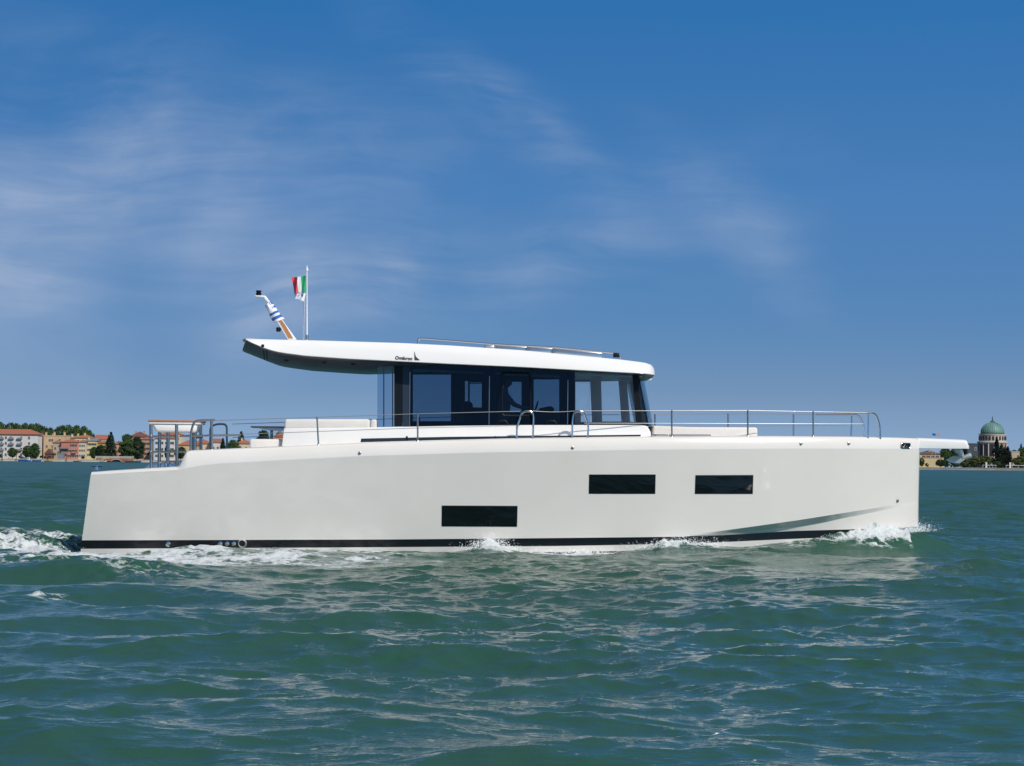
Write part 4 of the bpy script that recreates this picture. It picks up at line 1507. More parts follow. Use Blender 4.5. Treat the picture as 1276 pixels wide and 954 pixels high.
def person():
    H = lambda px, py, dv=0.0: A(px, py, .35 + dv)
    pel = H(627, 523); base = np.array([pel[0], .35, 2.04])
    root = empty('person', BO + hd * base[0] + pt * base[1] + np.array([0, 0, base[2]]), YAW)
    tag(root, 'person in a pale shirt at the helm behind the tinted cabin glass, arms reaching forward', 'person')
    J = {}
    chest, neck, head = H(628.5, 494), H(629.5, 484.5), H(630.5, 480.5)
    pts = [pel, H(627.5, 512), chest, neck, head]
    rad = [.155, .135, .165, .062, .055]
    E = [(0, 1), (1, 2), (2, 3), (3, 4)]

    def add(par, p, r):
        pts.append(np.array(p)); rad.append(r); E.append((par, len(pts) - 1))
        return len(pts) - 1
    for s in (-1, 1):
        sh = add(2, chest + (0.0, s * .19, .09), .070)
        el = add(sh, H(640, 503) + (0, s * .24, 0), .050)
        wr = add(el, H(651.5, 507.3) + (0, s * .19, 0), .034)
        pa = add(wr, H(655.5, 507.0) + (0, s * .18, 0), .036)
        hip = add(0, pel + (.02, s * .10, -.08), .095)
        kn = add(hip, np.array([pel[0] + .10, .35 + s * .11, base[2] + .48]), .062)
        an = add(kn, np.array([pel[0] + .02, .35 + s * .11, base[2] + .09]), .042)
        add(an, np.array([pel[0] + .20, .35 + s * .13, base[2] + .04]), .040)
        for f in range(5):
            off = (f - 2) * .017
            if f < 4:
                k1 = add(pa, pts[pa] + (.045, off, .012), .0105)
                k2 = add(k1, pts[k1] + (.028, 0, -.022), .0095)
                add(k2, pts[k2] + (-.012, 0, -.026), .0085)
            else:
                k1 = add(pa, pts[pa] + (.01, -s * .04, -.02), .011)
                add(k1, pts[k1] + (.025, s * .008, -.022), .0095)
    me = bpy.data.meshes.new('body')
    me.from_pydata([tuple(p - base) for p in pts], E, [])
    o = bpy.data.objects.new('body', me)
    C.objects.link(o)
    o.parent = root
    sk = o.modifiers.new('Skin', 'SKIN')
    if not me.skin_vertices:
        me.attributes.new('skin', 'FLOAT', 'POINT')
    b = bmesh.new(); b.from_mesh(me)
    lay = b.verts.layers.skin.verify()
    b.verts.ensure_lookup_table()
    for i, v in enumerate(b.verts):
        v[lay].radius = (rad[i], rad[i] * (1.15 if i in (0, 1, 2) else 1))
        v[lay].use_root = (i == 0)
    b.to_mesh(me); b.free()
    sub = o.modifiers.new('Subdivision', 'SUBSURF'); sub.levels = sub.render_levels = 2
    sk.use_smooth_shade = True
    me.materials.append(M['cloth'])
    # head with brow, nose, chin, ears
    hb = bmesh.new()
    bmesh.ops.create_uvsphere(hb, u_segments=24, v_segments=18, radius=1)
    hc = H(631.2, 476.3) - base
    for v in hb.verts:
        x, y, z = v.co
        sx, sy, sz = .098, .076, .118
        if z < 0:
            sy *= 1 + .22 * z; sx *= 1 + .10 * z
        p = Vector((x * sx, y * sy, z * sz))
        if x > .75 and abs(y) < .28 and -.35 < z < .15:
            p.x += .024 * (1 - abs(y) / .28) * (1 - (z + .1) * .5)
        if x > .5 and z < -.72:
            p.x += .012
        if x > .8 and .12 < abs(y) < .45 and .02 < z < .3:
            p.x -= .010
        if abs(y) > .9 and -.25 < z < .2 and -.25 < x < .15:
            p.y *= 1.12
        v.co = p + Vector(hc)
    MB().bm(hb).build('head', M['skin'], root, ang=180)
    for s in (-1, 1):
        e = hc + np.array([.083, s * .03, .014])
        MB().lathe((e[0], e[1], e[2] - .008), [(.004, 0), (.011, .006), (.004, .014)], 8).build('eye', M['hair'], root)
    MB().tube([hc + (.088, -.022, -.055), hc + (.093, 0, -.055), hc + (.088, .022, -.055)], .005, 6).build('mouth', M['cloth'], root)
    hb = bmesh.new()
    bmesh.ops.create_uvsphere(hb, u_segments=24, v_segments=18, radius=1)
    dele = [v for v in hb.verts if (v.co.z < .12 + .5 * max(0, v.co.x) and v.co.x > -.15) or v.co.z < -.45]
    bmesh.ops.delete(hb, geom=dele, context='VERTS')
    for v in hb.verts:
        v.co = Vector((v.co.x * .107 - .006, v.co.y * .084, v.co.z * .126 + .004)) + Vector(hc)
    MB().bm(hb).build('hair', M['hair'], root, ang=180)


person()

# ================================================================ THE FAR SHORE
DS = 1400.0
HPX = DS / FPX                        # metres per picture pixel at the shore


def wx(px, D=DS):
    return at(px, 575, D)[0]


def wz(px, py, D=DS):
    return at(px, py, D)[2]


M['stone'] = pm('pale quay stone', (0.50, 0.45, 0.38), 0.85, var=0.15, vscale=.4)
M['land'] = pm('shore paving', (0.30, 0.28, 0.24), 0.9, var=0.2, vscale=.05)
M['tile'] = pm('terracotta tiles', (0.34, 0.12, 0.065), 0.8, var=0.28, vscale=1.2, stretch=(3, 1, 1))
M['tile_dull'] = pm('weathered terracotta tiles', (0.27, 0.12, 0.085), 0.85, var=0.3, vscale=1.2, stretch=(3, 1, 1))
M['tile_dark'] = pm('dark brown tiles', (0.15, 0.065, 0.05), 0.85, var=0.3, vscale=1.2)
M['pane'] = pm('dark window', (0.035, 0.04, 0.05), 0.15)
M['shutter_green'] = pm('green shutter', (0.03, 0.10, 0.07), 0.6)
M['shutter_brown'] = pm('brown shutter', (0.12, 0.06, 0.04), 0.6)
M['trim'] = pm('pale stone trim', (0.62, 0.59, 0.53), 0.8)
M['balc'] = pm('grey balcony', (0.22, 0.22, 0.23), 0.7)
M['grey'] = pm('grey sheet roof', (0.20, 0.21, 0.22), 0.6, var=0.15)
M['copper'] = pm('green copper', (0.13, 0.255, 0.22), 0.55, var=0.18, vscale=.5, stretch=(1, 1, .25))
M['drumstone'] = pm('drum stone', (0.50, 0.44, 0.36), 0.85, var=0.14, vscale=.35)
M['slate'] = pm('shaded hall and finial grey', (0.05, 0.065, 0.085), 0.8, var=0.15, vscale=.2)
M['shadowbay'] = pm('dark bay and arch shade', (0.03, 0.03, 0.038), 0.4)
M['bark'] = pm('bark', (0.07, 0.05, 0.035), 0.95, var=0.2)
M['brick'] = pm('red bridge brick', (0.30, 0.12, 0.07), 0.9, var=0.2, vscale=1.0)


def wallm(name, c):
    return pm(name, c, 0.9, var=0.10, vscale=.35)


M['w_white'] = wallm('white render', (0.62, 0.59, 0.56))
M['w_beige'] = wallm('beige render', (0.55, 0.40, 0.24))
M['w_pink'] = wallm('salmon pink render', (0.52, 0.20, 0.15))
M['w_cream'] = wallm('cream render', (0.62, 0.52, 0.36))
M['w_yellow'] = wallm('yellow render', (0.55, 0.44, 0.23))
M['w_paleyellow'] = wallm('pale yellow render', (0.60, 0.50, 0.27))
M['w_ochre'] = wallm('ochre render', (0.48, 0.27, 0.09))
M['w_salmon'] = wallm('orange render', (0.46, 0.27, 0.18))
M['w_stone'] = wallm('stone coloured render', (0.45, 0.36, 0.26))


def leafm(name, c):
    return pm(name, c, 0.7, var=0.55, vscale=.35, spec=.25)


M['leaf'] = leafm('mid green leaves', (0.042, 0.085, 0.022))
M['leaf_dark'] = leafm('dark green needles', (0.018, 0.042, 0.018))
M['leaf_olive'] = leafm('olive green leaves', (0.085, 0.105, 0.030))
M['leaf_cypress'] = leafm('blackish green cypress', (0.010, 0.022, 0.014))

# ---- land and quay
LZ = 1.45


def shore_line():
    """one land sheet behind the quay, stepping closer to the right only by the camera's own tilt"""
    mb = MB()
    xs = [-900, 900]
    mb.add([(-1500, DS, LZ), (1500, DS, LZ), (1500, DS + 2500, LZ), (-1500, DS + 2500, LZ)], [(0, 1, 2, 3)])
    o = mb.build('shore_ground', M['land'], None)
    o['kind'] = 'structure'


shore_line()


def quay(x0, x1, label):
    mb = MB()
    n = int((x1 - x0) / 6)
    mb.box((x0, DS - 1.2, -2), (x1, DS - .002, LZ - .35))
    mb.box((x0, DS - 1.35, LZ - .35), (x1, DS - .002, LZ + .06), .04, 1)
    o = mb.build('quay_wall', M['stone'], None)
    return tag(o, label, 'quay wall')


QM = wx(700)
quay(-800, QM, 'long pale stone quay wall along the waterfront in front of the pink house')
M['stone'] = pm('grey quay stone', (0.26, 0.25, 0.24), 0.85, var=0.2, vscale=.4)
quay(QM + .01, 800, 'low stone quay wall in front of the domed church and the shelters')

# ---- trees


def leaf_crown(seed, shape, n, size, flat=1.0):
    """leaf clumps as small faces spread through a crown of unit height; shape(t) -> radius at height fraction t"""
    r = np.random.default_rng(seed)
    V, F = [], []
    clumps = []
    k = 0
    while len(clumps) < max(10, n // 40):
        t = r.random()
        rad = shape(t)
        a = r.random() * 2 * math.pi
        q = math.sqrt(r.random() * .75 + .25)
        clumps.append((rad * q * math.cos(a), rad * q * math.sin(a), t, r.uniform(.6, 1.25)))
    for i in range(n):
        c = clumps[r.integers(len(clumps))]
        p = np.array(c[:3]) + r.normal(0, 1, 3) * np.array([.075, .075, .05]) * c[3] * flat
        if not (0 <= p[2] <= 1.03):
            continue
        if math.hypot(p[0], p[1]) > shape(min(max(p[2], 0), 1)) * 1.18 + .02:
            continue
        nrm = np.array([p[0], p[1], (p[2] - .35) * .8]) + r.normal(0, .35, 3)
        nrm /= np.linalg.norm(nrm) + 1e-9
        a = np.cross(nrm, r.normal(0, 1, 3)); a /= np.linalg.norm(a) + 1e-9
        b = np.cross(nrm, a)
        s1, s2 = size * r.uniform(.6, 1.3), size * r.uniform(.4, .9)
        o = len(V)
        V += [tuple(p - a * s1), tuple(p - b * s2), tuple(p + a * s1), tuple(p + b * s2)]
        F.append((o, o + 1, o + 2, o + 3))
    return V, F


def trunk_mesh(h, r0, top, seed):
    r = np.random.default_rng(seed)
    mb = MB()
    pts = [np.array([0, 0, 0]), np.array([.02, .01, h * .5]), np.array([0, 0, top])]
    mb.tube(pts, [r0, r0 * .75, r0 * .3], 7)
    for k in range(5):
        a = r.random() * 6.28
        z0 = h * r.uniform(.6, 1.0)
        L = r.uniform(.18, .30)
        mb.tube([(0, 0, z0), (L * .5 * math.cos(a), L * .5 * math.sin(a), z0 + .12), (L * math.cos(a), L * math.sin(a), z0 + .26)], [r0 * .5, r0 * .35, r0 * .12], 5)
    return mb


SH = {
    'round': lambda t: .46 * math.sqrt(max(0, 1 - ((t - .58) / .44) ** 2)) if t > .14 else 0.0,
    'tall': lambda t: .34 * math.sqrt(max(0, 1 - ((t - .55) / .46) ** 2)) if t > .09 else 0.0,
    'conifer': lambda t: .27 * (1 - t) ** .75 * (1 if t > .08 else 0) + .02,
    'cypress': lambda t: .115 * math.sin(math.pi * min(1, max(.04, t)) ** .62) + .008,
    'cedar': lambda t: (.62 * math.sqrt(max(0, 1 - ((t - .45) / .56) ** 2)) * (.85 + .2 * math.sin(t * 21))) if t > .05 else 0.0,
    'bush': lambda t: .85 * math.sqrt(max(0, 1 - (t) ** 2)),
}
_tm = {}


def tree(kind, px0, px1, ytop, ybase, D, leaf, label, group=None, seed=None, name=None, cat='tree'):
    seed = (abs(hash((kind, leaf))) % 3) if seed is None else seed
    key = (kind, seed, leaf)
    if key not in _tm:
        n = {'round': 5200, 'tall': 4600, 'conifer': 3600, 'cypress': 4200, 'cedar': 6500, 'bush': 900}[kind]
        V, F = leaf_crown(100 + seed * 7 + len(kind), SH[kind], n, {'cypress': .020, 'bush': .09, 'conifer': .03, 'cedar': .036}.get(kind, .038), 1.0 if kind != 'cypress' else .55)
        me = bpy.data.meshes.new('crown')
        me.from_pydata(V, [], F)
        me.materials.append(M[leaf])
        tme_ = None
        if kind != 'bush':
            o_ = trunk_mesh(.45 if kind != 'cypress' else .2, .022, .9 if kind in ('conifer', 'cypress') else .75, seed).build('trunk', M['bark'])
            tme_ = o_.data
            bpy.data.objects.remove(o_)
        _tm[key] = (me, tme_)
    me, tme_ = _tm[key]
    xc = wx((px0 + px1) / 2, D)
    w = abs(wx(px1, D) - wx(px0, D))
    base = LZ
    h = max(2.0, wz((px0 + px1) / 2, ytop, D) - base)
    nat = max(SH[kind](t) for t in np.linspace(0, 1, 40)) * 2.1
    root = empty(name or {'conifer': 'conifer_tree', 'cypress': 'cypress_tree', 'cedar': 'cedar_tree', 'bush': 'shrub'}.get(kind, 'leafy_tree'), (xc, D, base), (seed * 2.1 + px0) % 6.28)
    root.scale = (w / nat, w / nat, h / 1.02)
    tag(root, label, cat, group)
    for nm, dd in (('crown', me), ('trunk', tme_)):
        if dd is not None:
            o = bpy.data.objects.new(nm, dd)
            C.objects.link(o)
            o.parent = root
    return root


# ---- houses
_win = {}


def window_mesh(w, h, style):
    key = (round(w, 2), round(h, 2), style)
    if key in _win:
        return _win[key]
    f = MB()
    t = .14
    f.box((-w / 2 - t, -.10, -h / 2 - t), (w / 2 + t, 0, -h / 2))
    f.box((-w / 2 - t, -.08, h / 2), (w / 2 + t, 0, h / 2 + t))
    f.box((-w / 2 - t, -.08, -h / 2), (-w / 2, 0, h / 2)); f.box((w / 2, -.08, -h / 2), (w / 2 + t, 0, h / 2))
    f.box((-.04, -.06, -h / 2), (.04, -.01, h / 2))
    mats = [M['trim']]
    if style in ('green', 'brown'):
        mats.append(M['shutter_' + style])
        f.box((-w / 2 - .62, -.13, -h / 2), (-w / 2 - .02, -.081, h / 2), mi=1); f.box((w / 2 + .02, -.13, -h / 2), (w / 2 + .62, -.081, h / 2), mi=1)
    o = f.build('window', mats)
    p = MB().box((-w / 2, -.035, -h / 2), (w / 2, .02, h / 2)).build('pane', M['pane'])
    _win[key] = (o.data, p.data)
    bpy.data.objects.remove(o); bpy.data.objects.remove(p)
    return _win[key]


def house(name, label, px0, px1, ytop_wall, D=DS + 12, depth=11.0, wall='w_white', roof='hip', rh=2.2, tile='tile', wins=(), wsize=(1.1, 1.5), style='none', yaw=0.0, over=.45,
          base=None, cat='house', group=None, chim=(), balc=(), sidewins=True, gable_x=True):
    """walls between two picture columns, up to the picture row of the eave; windows at (column fraction, height fraction)"""
    x0, x1 = wx(px0, D), wx(px1, D)
    W = x1 - x0
    base = LZ if base is None else base
    H = wz((px0 + px1) / 2, ytop_wall, D) - base
    root = empty(name, ((x0 + x1) / 2, D, base), yaw)
    tag(root, label, cat, group)
    MB().box((-W / 2, 0, 0), (W / 2, depth, H)).build('wall', M[wall], root)
    o = over
    if roof == 'hip':
        r_ = min(depth, W) / 2 * .92
        if W >= depth:
            ridge = [(-W / 2 + r_, depth / 2, H + rh), (W / 2 - r_, depth / 2, H + rh)]
        else:
            ridge = [(0, r_, H + rh), (0, depth - r_, H + rh)]
        V = [(-W / 2 - o, -o, H), (W / 2 + o, -o, H), (W / 2 + o, depth + o, H), (-W / 2 - o, depth + o, H)] + ridge
        V += [(v[0], v[1], H + .25) for v in V[:4]]
        if W >= depth:
            F = [(6, 7, 5, 4), (7, 8, 5), (8, 9, 4, 5), (9, 6, 4)]
        else:
            F = [(6, 7, 4), (7, 8, 5, 4), (8, 9, 5), (9, 6, 4, 5)]
        F += [(0, 1, 7, 6), (1, 2, 8, 7), (2, 3, 9, 8), (3, 0, 6, 9), (3, 2, 1, 0)]
        rf_ = MB().add(V, F).build('roof', M[tile], root, smooth=False)
    elif roof == 'gable':
        if gable_x:       # ridge along the facade
            V = [(-W / 2 - o, -o, H), (W / 2 + o, -o, H), (W / 2 + o, depth / 2, H + rh), (-W / 2 - o, depth / 2, H + rh), (W / 2 + o, depth + o, H), (-W / 2 - o, depth + o, H)]
            F = [(0, 1, 2, 3), (3, 2, 4, 5), (0, 3, 5), (1, 4, 2), (0, 5, 4, 1)]
        else:
            V = [(-W / 2 - o, -o, H), (0, -o, H + rh), (0, depth, H + rh), (-W / 2 - o, depth, H), (W / 2 + o, -o, H), (W / 2 + o, depth, H)]
            F = [(0, 1, 2, 3), (1, 4, 5, 2), (0, 4, 1), (3, 2, 5), (0, 3, 5, 4)]
        rf_ = MB().add(V, F).build('roof', M[tile], root, smooth=False)
    else:
        mb = MB()
        mb.box((-W / 2 - .12, -.12, H), (W / 2 + .12, depth + .12, H + .5))
        rf_ = mb.build('roof', M[tile], root)
    for cx, cy, ch in chim:
        MB().box((cx * W / 2 - .5, depth * cy - .5, H + .15), (cx * W / 2 + .5, depth * cy + .5, H + ch), .0).box((cx * W / 2 - .65, depth * cy - .65, H + ch), (cx * W / 2 + .65, depth * cy + .65, H + ch + .25)).build('chimney', M[wall], rf_)
    for (a, b) in wins:
        md, pdm = window_mesh(*wsize, style)
        w = bpy.data.objects.new('window', md); C.objects.link(w); w.parent = root
        w.location = ((a - .5) * W, -.003, b * H)
        p = bpy.data.objects.new('pane', pdm); C.objects.link(p); p.parent = w
    for (a, b, bw) in balc:
        mb = MB().box((-bw / 2, -1.2, 0), (bw / 2, -.003, .18)).box((-bw / 2, -1.2, .18), (bw / 2, -1.12, 1.05)).box((-bw / 2, -1.12, .18), (-bw / 2 + .08, -.003, 1.05)).box((bw / 2 - .08, -1.12, .18), (bw / 2, -.003, 1.05))
        bo = mb.build('balcony', M['balc'], root)
        bo.location = ((a - .5) * W, 0, b * H)
    return root


def grid(cols, rws):
    return [(a, b) for b in rws for a in cols]


# white block at the left edge
house('apartment_block', 'white four storey apartment block with red hip roof and grey balconies', -22, 46.8, 540.3, depth=13, wall='w_white', roof='hip', rh=3.2, tile='tile',
      wins=grid((.03, .14, .2, .34, .42, .51, .70, .84), (.16, .40, .63, .86)), wsize=(1.1, 1.6), over=.8, cat='apartment block',
      balc=[(a, b, 3.0) for a in (.20, .34, .52, .67) for b in (.33, .57, .80)])
# beige block
house('apartment_block', 'beige flat roofed block with two small white windows behind the pink house', 53.5, 80, 542.6, D=DS + 26, depth=14, wall='w_beige', roof='flat', tile='w_beige',
      wins=[(.3, .82), (.42, .82), (.78, .82), (.16, .55), (.44, .55), (.16, .26), (.40, .28)], wsize=(1.2, 1.6), cat='apartment block', chim=[(-.86, .2, 2.2), (-.35, .45, 1.4), (-.18, .4, 2.3), (.85, .3, 2.4)], yaw=R(-4))
house('apartment_block', 'shaded left side of the beige block, its shade put into a dark brown wall', 47.2, 54.2, 542.0, D=DS + 30, depth=12, wall='tile_dark', roof='flat', tile='w_stone',  # beige block's shaded side as a separate block, darkened in colour
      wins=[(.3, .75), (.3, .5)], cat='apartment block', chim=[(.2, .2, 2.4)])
# pink house
house('house', 'salmon pink house with terracotta roof on the waterfront', 76, 97.5, 550.3, depth=10, wall='w_pink', roof='hip', rh=2.0, tile='tile',
      wins=[(.12, .50), (.22, .50), (.45, .5), (.62, .5), (.80, .5), (.62, .82), (.8, .82), (.48, .20), (.62, .20), (.78, .2), (.9, .2)], style='brown', wsize=(.9, 1.4), balc=[(.20, .62, 5.0), (.75, .36, 2.4), (.2, .3, 3)])
house('house', 'grey brown low house with dark windows left of the pink house', 65.5, 76, 551.0, D=DS + 14, depth=9, wall='w_stone', roof='hip', rh=1.8, tile='tile_dull', wins=[(.3, .66), (.3, .3)], wsize=(1.2, 1.6))
house('house', 'cream house with small brown shutters right of the pink house', 97.6, 106.4, 550.3, D=DS + 12.5, depth=10, wall='w_cream', roof='hip', rh=1.6, tile='tile_dull', wins=grid((.2, .5, .8), (.22, .52, .8)), style='none', wsize=(.9, 1.3))
house('house', 'pale yellow house with grey roof behind the small waterfront trees', 106.8, 120, 548.6, D=DS + 18, depth=10, wall='w_paleyellow', roof='gable', rh=1.6, tile='grey', wins=grid((.25, .55, .82), (.25, .52, .82)), style='green', wsize=(.9, 1.3), chim=[(-.6, .3, 2.2)])
house('house', 'ochre house with green shutters beside the tall conifer', 121, 132, 551.5, D=DS + 22, depth=10, wall='w_ochre', roof='gable', rh=1.4, tile='tile_dull', wins=grid((.3, .7), (.25, .52, .8)), style='green', wsize=(.9, 1.3))
house('house', 'cream gabled house with bright red roof rising behind the ochre house', 118, 132, 546.8, D=DS + 44, depth=12, wall='w_cream', roof='gable', rh=3.0, tile='tile', wins=[(.5, .9)], gable_x=True)
house('house', 'wide red roofed house with two chimneys behind the pale yellow house', 93, 114, 545.0, D=DS + 52, depth=12, wall='w_paleyellow', roof='hip', rh=2.4, tile='tile', wins=grid((.2, .5, .8), (.85,)), chim=[(-.75, .3, 2.6), (.05, .3, 3.0)])
house('house', 'white walled house with low red roof beyond the beige block', 80, 94, 545.5, D=DS + 60, depth=10, wall='w_white', roof='gable', rh=1.8, tile='tile_dull', wins=[(.3, .9), (.7, .9)], chim=[(.2, .3, 2.6)])
house('house', 'small dull red roofed house between the conifer and the cedar', 141, 152, 552.5, D=DS + 34, depth=10, wall='w_salmon', roof='hip', rh=2.0, tile='tile_dull', wins=[(.3, .75), (.7, .75)])
house('house', 'large dark roofed house high behind the cedar', 161, 183, 543.5, D=DS + 80, depth=14, wall='w_salmon', roof='hip', rh=3.4, tile='tile_dark', wins=grid((.25, .45, .7), (.88,)), chim=[(-.4, .3, 3.2), (.5, .4, 3.4)])
house('house', 'orange walled house with balconies right of the cedar', 175, 188, 546.8, D=DS + 30, depth=11, wall='w_salmon', roof='hip', rh=1.6, tile='tile_dull', wins=grid((.25, .55, .85), (.3, .55, .8)), style='brown')
house('house', 'tall white house with rows of shuttered windows seen through the stern railing', 192.5, 219, 545.8, D=DS + 16, depth=12, wall='w_white', roof='hip', rh=2.4, tile='tile_dull', wins=grid((.12, .32, .58, .82), (.2, .5, .8)), style='green', wsize=(1.0, 1.5))
house('house', 'red roofed house standing behind the tall white house', 199, 226, 541.2, D=DS + 60, depth=12, wall='w_cream', roof='hip', rh=2.6, tile='tile', wins=grid((.3, .6), (.9,)))
house('house', 'low house with orange red roof right of the tall white house', 222, 245, 554.0, D=DS + 16, depth=11, wall='w_yellow', roof='hip', rh=3.2, tile='tile', wins=grid((.2, .5, .8), (.5,)), style='green')
house('house', 'broad red roofed house behind the gate post of the stern rail', 240, 262, 552.0, D=DS + 34, depth=12, wall='w_cream', roof='hip', rh=3.0, tile='tile', wins=grid((.25, .5, .8), (.6,)), style='brown')
house('house', 'white house with dull red roof right of the stern rail', 262, 275, 550.5, D=DS + 26, depth=10, wall='w_white', roof='gable', rh=2.4, tile='tile_dull', wins=grid((.3, .7), (.35, .7)))
house('house', 'small cream house with terracotta roof and chimney left of the cockpit seat', 294, 312, 552.0, D=DS + 18, depth=11, wall='w_cream', roof='hip', rh=2.6, tile='tile', wins=grid((.3, .7), (.4, .75)), chim=[(-.3, .3, 3.2)])
house('house', 'orange house seen under the cockpit table', 341, 356, 543.5, D=DS + 28, depth=11, wall='w_salmon', roof='hip', rh=2.4, tile='tile', wins=grid((.3, .7), (.3, .55, .8)))

# trees on the left shore
for k, (a, b, yt, D_) in enumerate([(-14, 10, 525.5, 150), (3, 22, 526.2, 158), (12, 30, 527, 146), (22, 40, 526.5, 160), (30, 48, 527.5, 150), (38, 55, 527, 165), (46, 62, 530.5, 150), (54, 70, 532.5, 160),
                                    (66, 84, 529.5, 170), (74, 94, 529, 160), (86, 104, 529.5, 172), (96, 112, 530.5, 160), (104, 118, 535, 168)]):
    tree('round', a, b, yt, 570, DS + D_, 'leaf', 'leafy tree rising behind the rooftops of the left shore', group='tall trees behind the rooftops', seed=k % 3)
tree('round', 9.5, 21.5, 557, 569, DS + 5, 'leaf', 'small round tree in front of the white apartment block')
tree('round', 27.5, 41.5, 554.5, 569, DS + 5, 'leaf', 'broad round tree at the right corner of the white block', seed=1)
tree('tall', 37.5, 49.5, 551.5, 569, DS + 7, 'leaf', 'taller leafy tree between the white block and the beige block', seed=0)
tree('conifer', 129, 146, 537.5, 568, DS + 8, 'leaf_dark', 'dark pointed conifer beside the ochre house', seed=0)
tree('cedar', 145, 171, 540.5, 568, DS + 9, 'leaf', 'wide spreading cedar left of the stern railing', seed=1)
tree('cedar', 160, 182, 543.5, 568, DS + 12, 'leaf_dark', 'dark spreading cedar close to the stern railing', seed=0)
tree('tall', 112, 122, 556, 568, DS + 5, 'leaf', 'thin leafy tree before the pale yellow house', seed=2)
tree('tall', 119, 131, 553.5, 568, DS + 4, 'leaf_dark', 'dark leafy tree before the ochre house', seed=1)
tree('tall', 205, 212, 553, 569, DS + 6, 'leaf_dark', 'slim dark tree in front of the tall white house', seed=0)
tree('round', 217, 232, 556, 569, DS + 7, 'leaf_dark', 'dark round tree at the corner of the tall white house', seed=2)
tree('cypress', 273.5, 281.5, 545, 569, DS + 18, 'leaf_dark', 'narrow tree behind the gate of the stern rail', seed=0, name='cypress_tree')
tree('round', 281, 299, 547.5, 569, DS + 16, 'leaf', 'round tree left of the small cream house', seed=1)
tree('conifer', 292, 308, 536.5, 569, DS + 40, 'leaf_dark', 'dark conifer behind the small cream house', seed=1)
tree('cedar', 316, 340, 535, 569, DS + 30, 'leaf_dark', 'dark spreading tree behind the cockpit table', seed=2)
tree('round', 340, 356, 537, 569, DS + 44, 'leaf', 'leafy tree behind the orange house by the cockpit', seed=0)
for k, (a, b, yt) in enumerate([(-3, 4, 565), (48, 58, 566.5), (58, 64, 567.5), (22, 28, 567), (100, 106, 567)]):
    tree('bush', a, b, yt, 570, DS + 3, 'leaf_dark', 'low dark shrub behind the quay of the left shore', group='low shrubs behind the left quay', seed=0, cat='shrub')
# far mass of trees along the shore hidden behind the yacht
V, F = [], []
r_ = np.random.default_rng(5)
for k in range(26):
    px = 365 + k * 30
    V1, F1 = leaf_crown(300 + k, SH['bush'], 900, .05)
    s_, h_ = r_.uniform(13, 19), r_.uniform(8, 12)
    o = len(V)
    V += [(p[0] * s_ + wx(px, DS + 60), p[1] * s_ + DS + 60, p[2] * h_ + LZ) for p in V1]
    F += [tuple(i + o for i in f) for f in F1]
for k in range(18):
    px = 1140 + k * 9
    V1, F1 = leaf_crown(340 + k, SH['bush'], 420, .06)
    s_, h_ = r_.uniform(6, 8), r_.uniform(2.6, 4.6)
    o = len(V)
    V += [(p[0] * s_ + wx(px, DS + 40), p[1] * s_ + DS + 40, p[2] * h_ + LZ) for p in V1]
    F += [tuple(i + o for i in f) for f in F1]
tag(MB().add(V, F).build('treeline', M['leaf'], None, smooth=False, recalc=False), 'belt of trees and bushes along the far shore behind the yacht and the bow', 'treeline', kind='stuff')

# arched bridge with a pale balustrade
bx0, bx1 = wx(119.5), wx(167)
ax0, ax1 = wx(139.5), wx(151.8)
bz = wz(145, 570.6) + .2
br = empty('arched_bridge', ((bx0 + bx1) / 2, DS - 1.6, 0))
tag(br, 'small red brick bridge with a dark arch and pale railing in the quay', 'bridge')
cxb = (bx0 + bx1) / 2
mb = MB()
arc = [((ax0 + ax1) / 2 + (ax1 - ax0) / 2 * math.cos(t) - cxb, -.6, .2 + 1.35 * math.sin(t)) for t in np.linspace(math.pi, 0, 17)]
outl = [(wx(131) - cxb, -.6, -.8), (wx(131) - cxb, -.6, bz - .5), (wx(140) - cxb, -.6, bz), (wx(152) - cxb, -.6, bz), (bx1 - cxb, -.6, bz - .6), (bx1 - cxb, -.6, -.8), (arc[-1][0], -.6, -.8)] + arc[::-1] + [(arc[0][0], -.6, -.8)]
mb.prism(outl, (0, .5, 0))
mb.build('brick_face', M['brick'], br, smooth=False)
MB().prism(arc + [(arc[-1][0], -.6, -.8), (arc[0][0], -.6, -.8)][::1], (0, .02, 0)).build('arch_shadow', M['shadowbay'], br).location = (0, .42, 0)  # dark sheet stands in for the shade inside the arch
mb = MB().tube([(a[0], -.68, a[2] + .10) for a in arc], .14, 6)
mb.build('arch_trim', M['trim'], br)
mb = MB()
n = 44
mb.box((bx0 - cxb, -.55, bz + 1.02), (bx1 - cxb, -.35, bz + 1.2))
for k in range(n + 1):
    x = bx0 - cxb + (bx1 - bx0) * k / n
    mb.box((x - .13, -.53, bz - .1), (x + .13, -.37, bz + 1.019))
mb.build('balustrade', M['trim'], br)


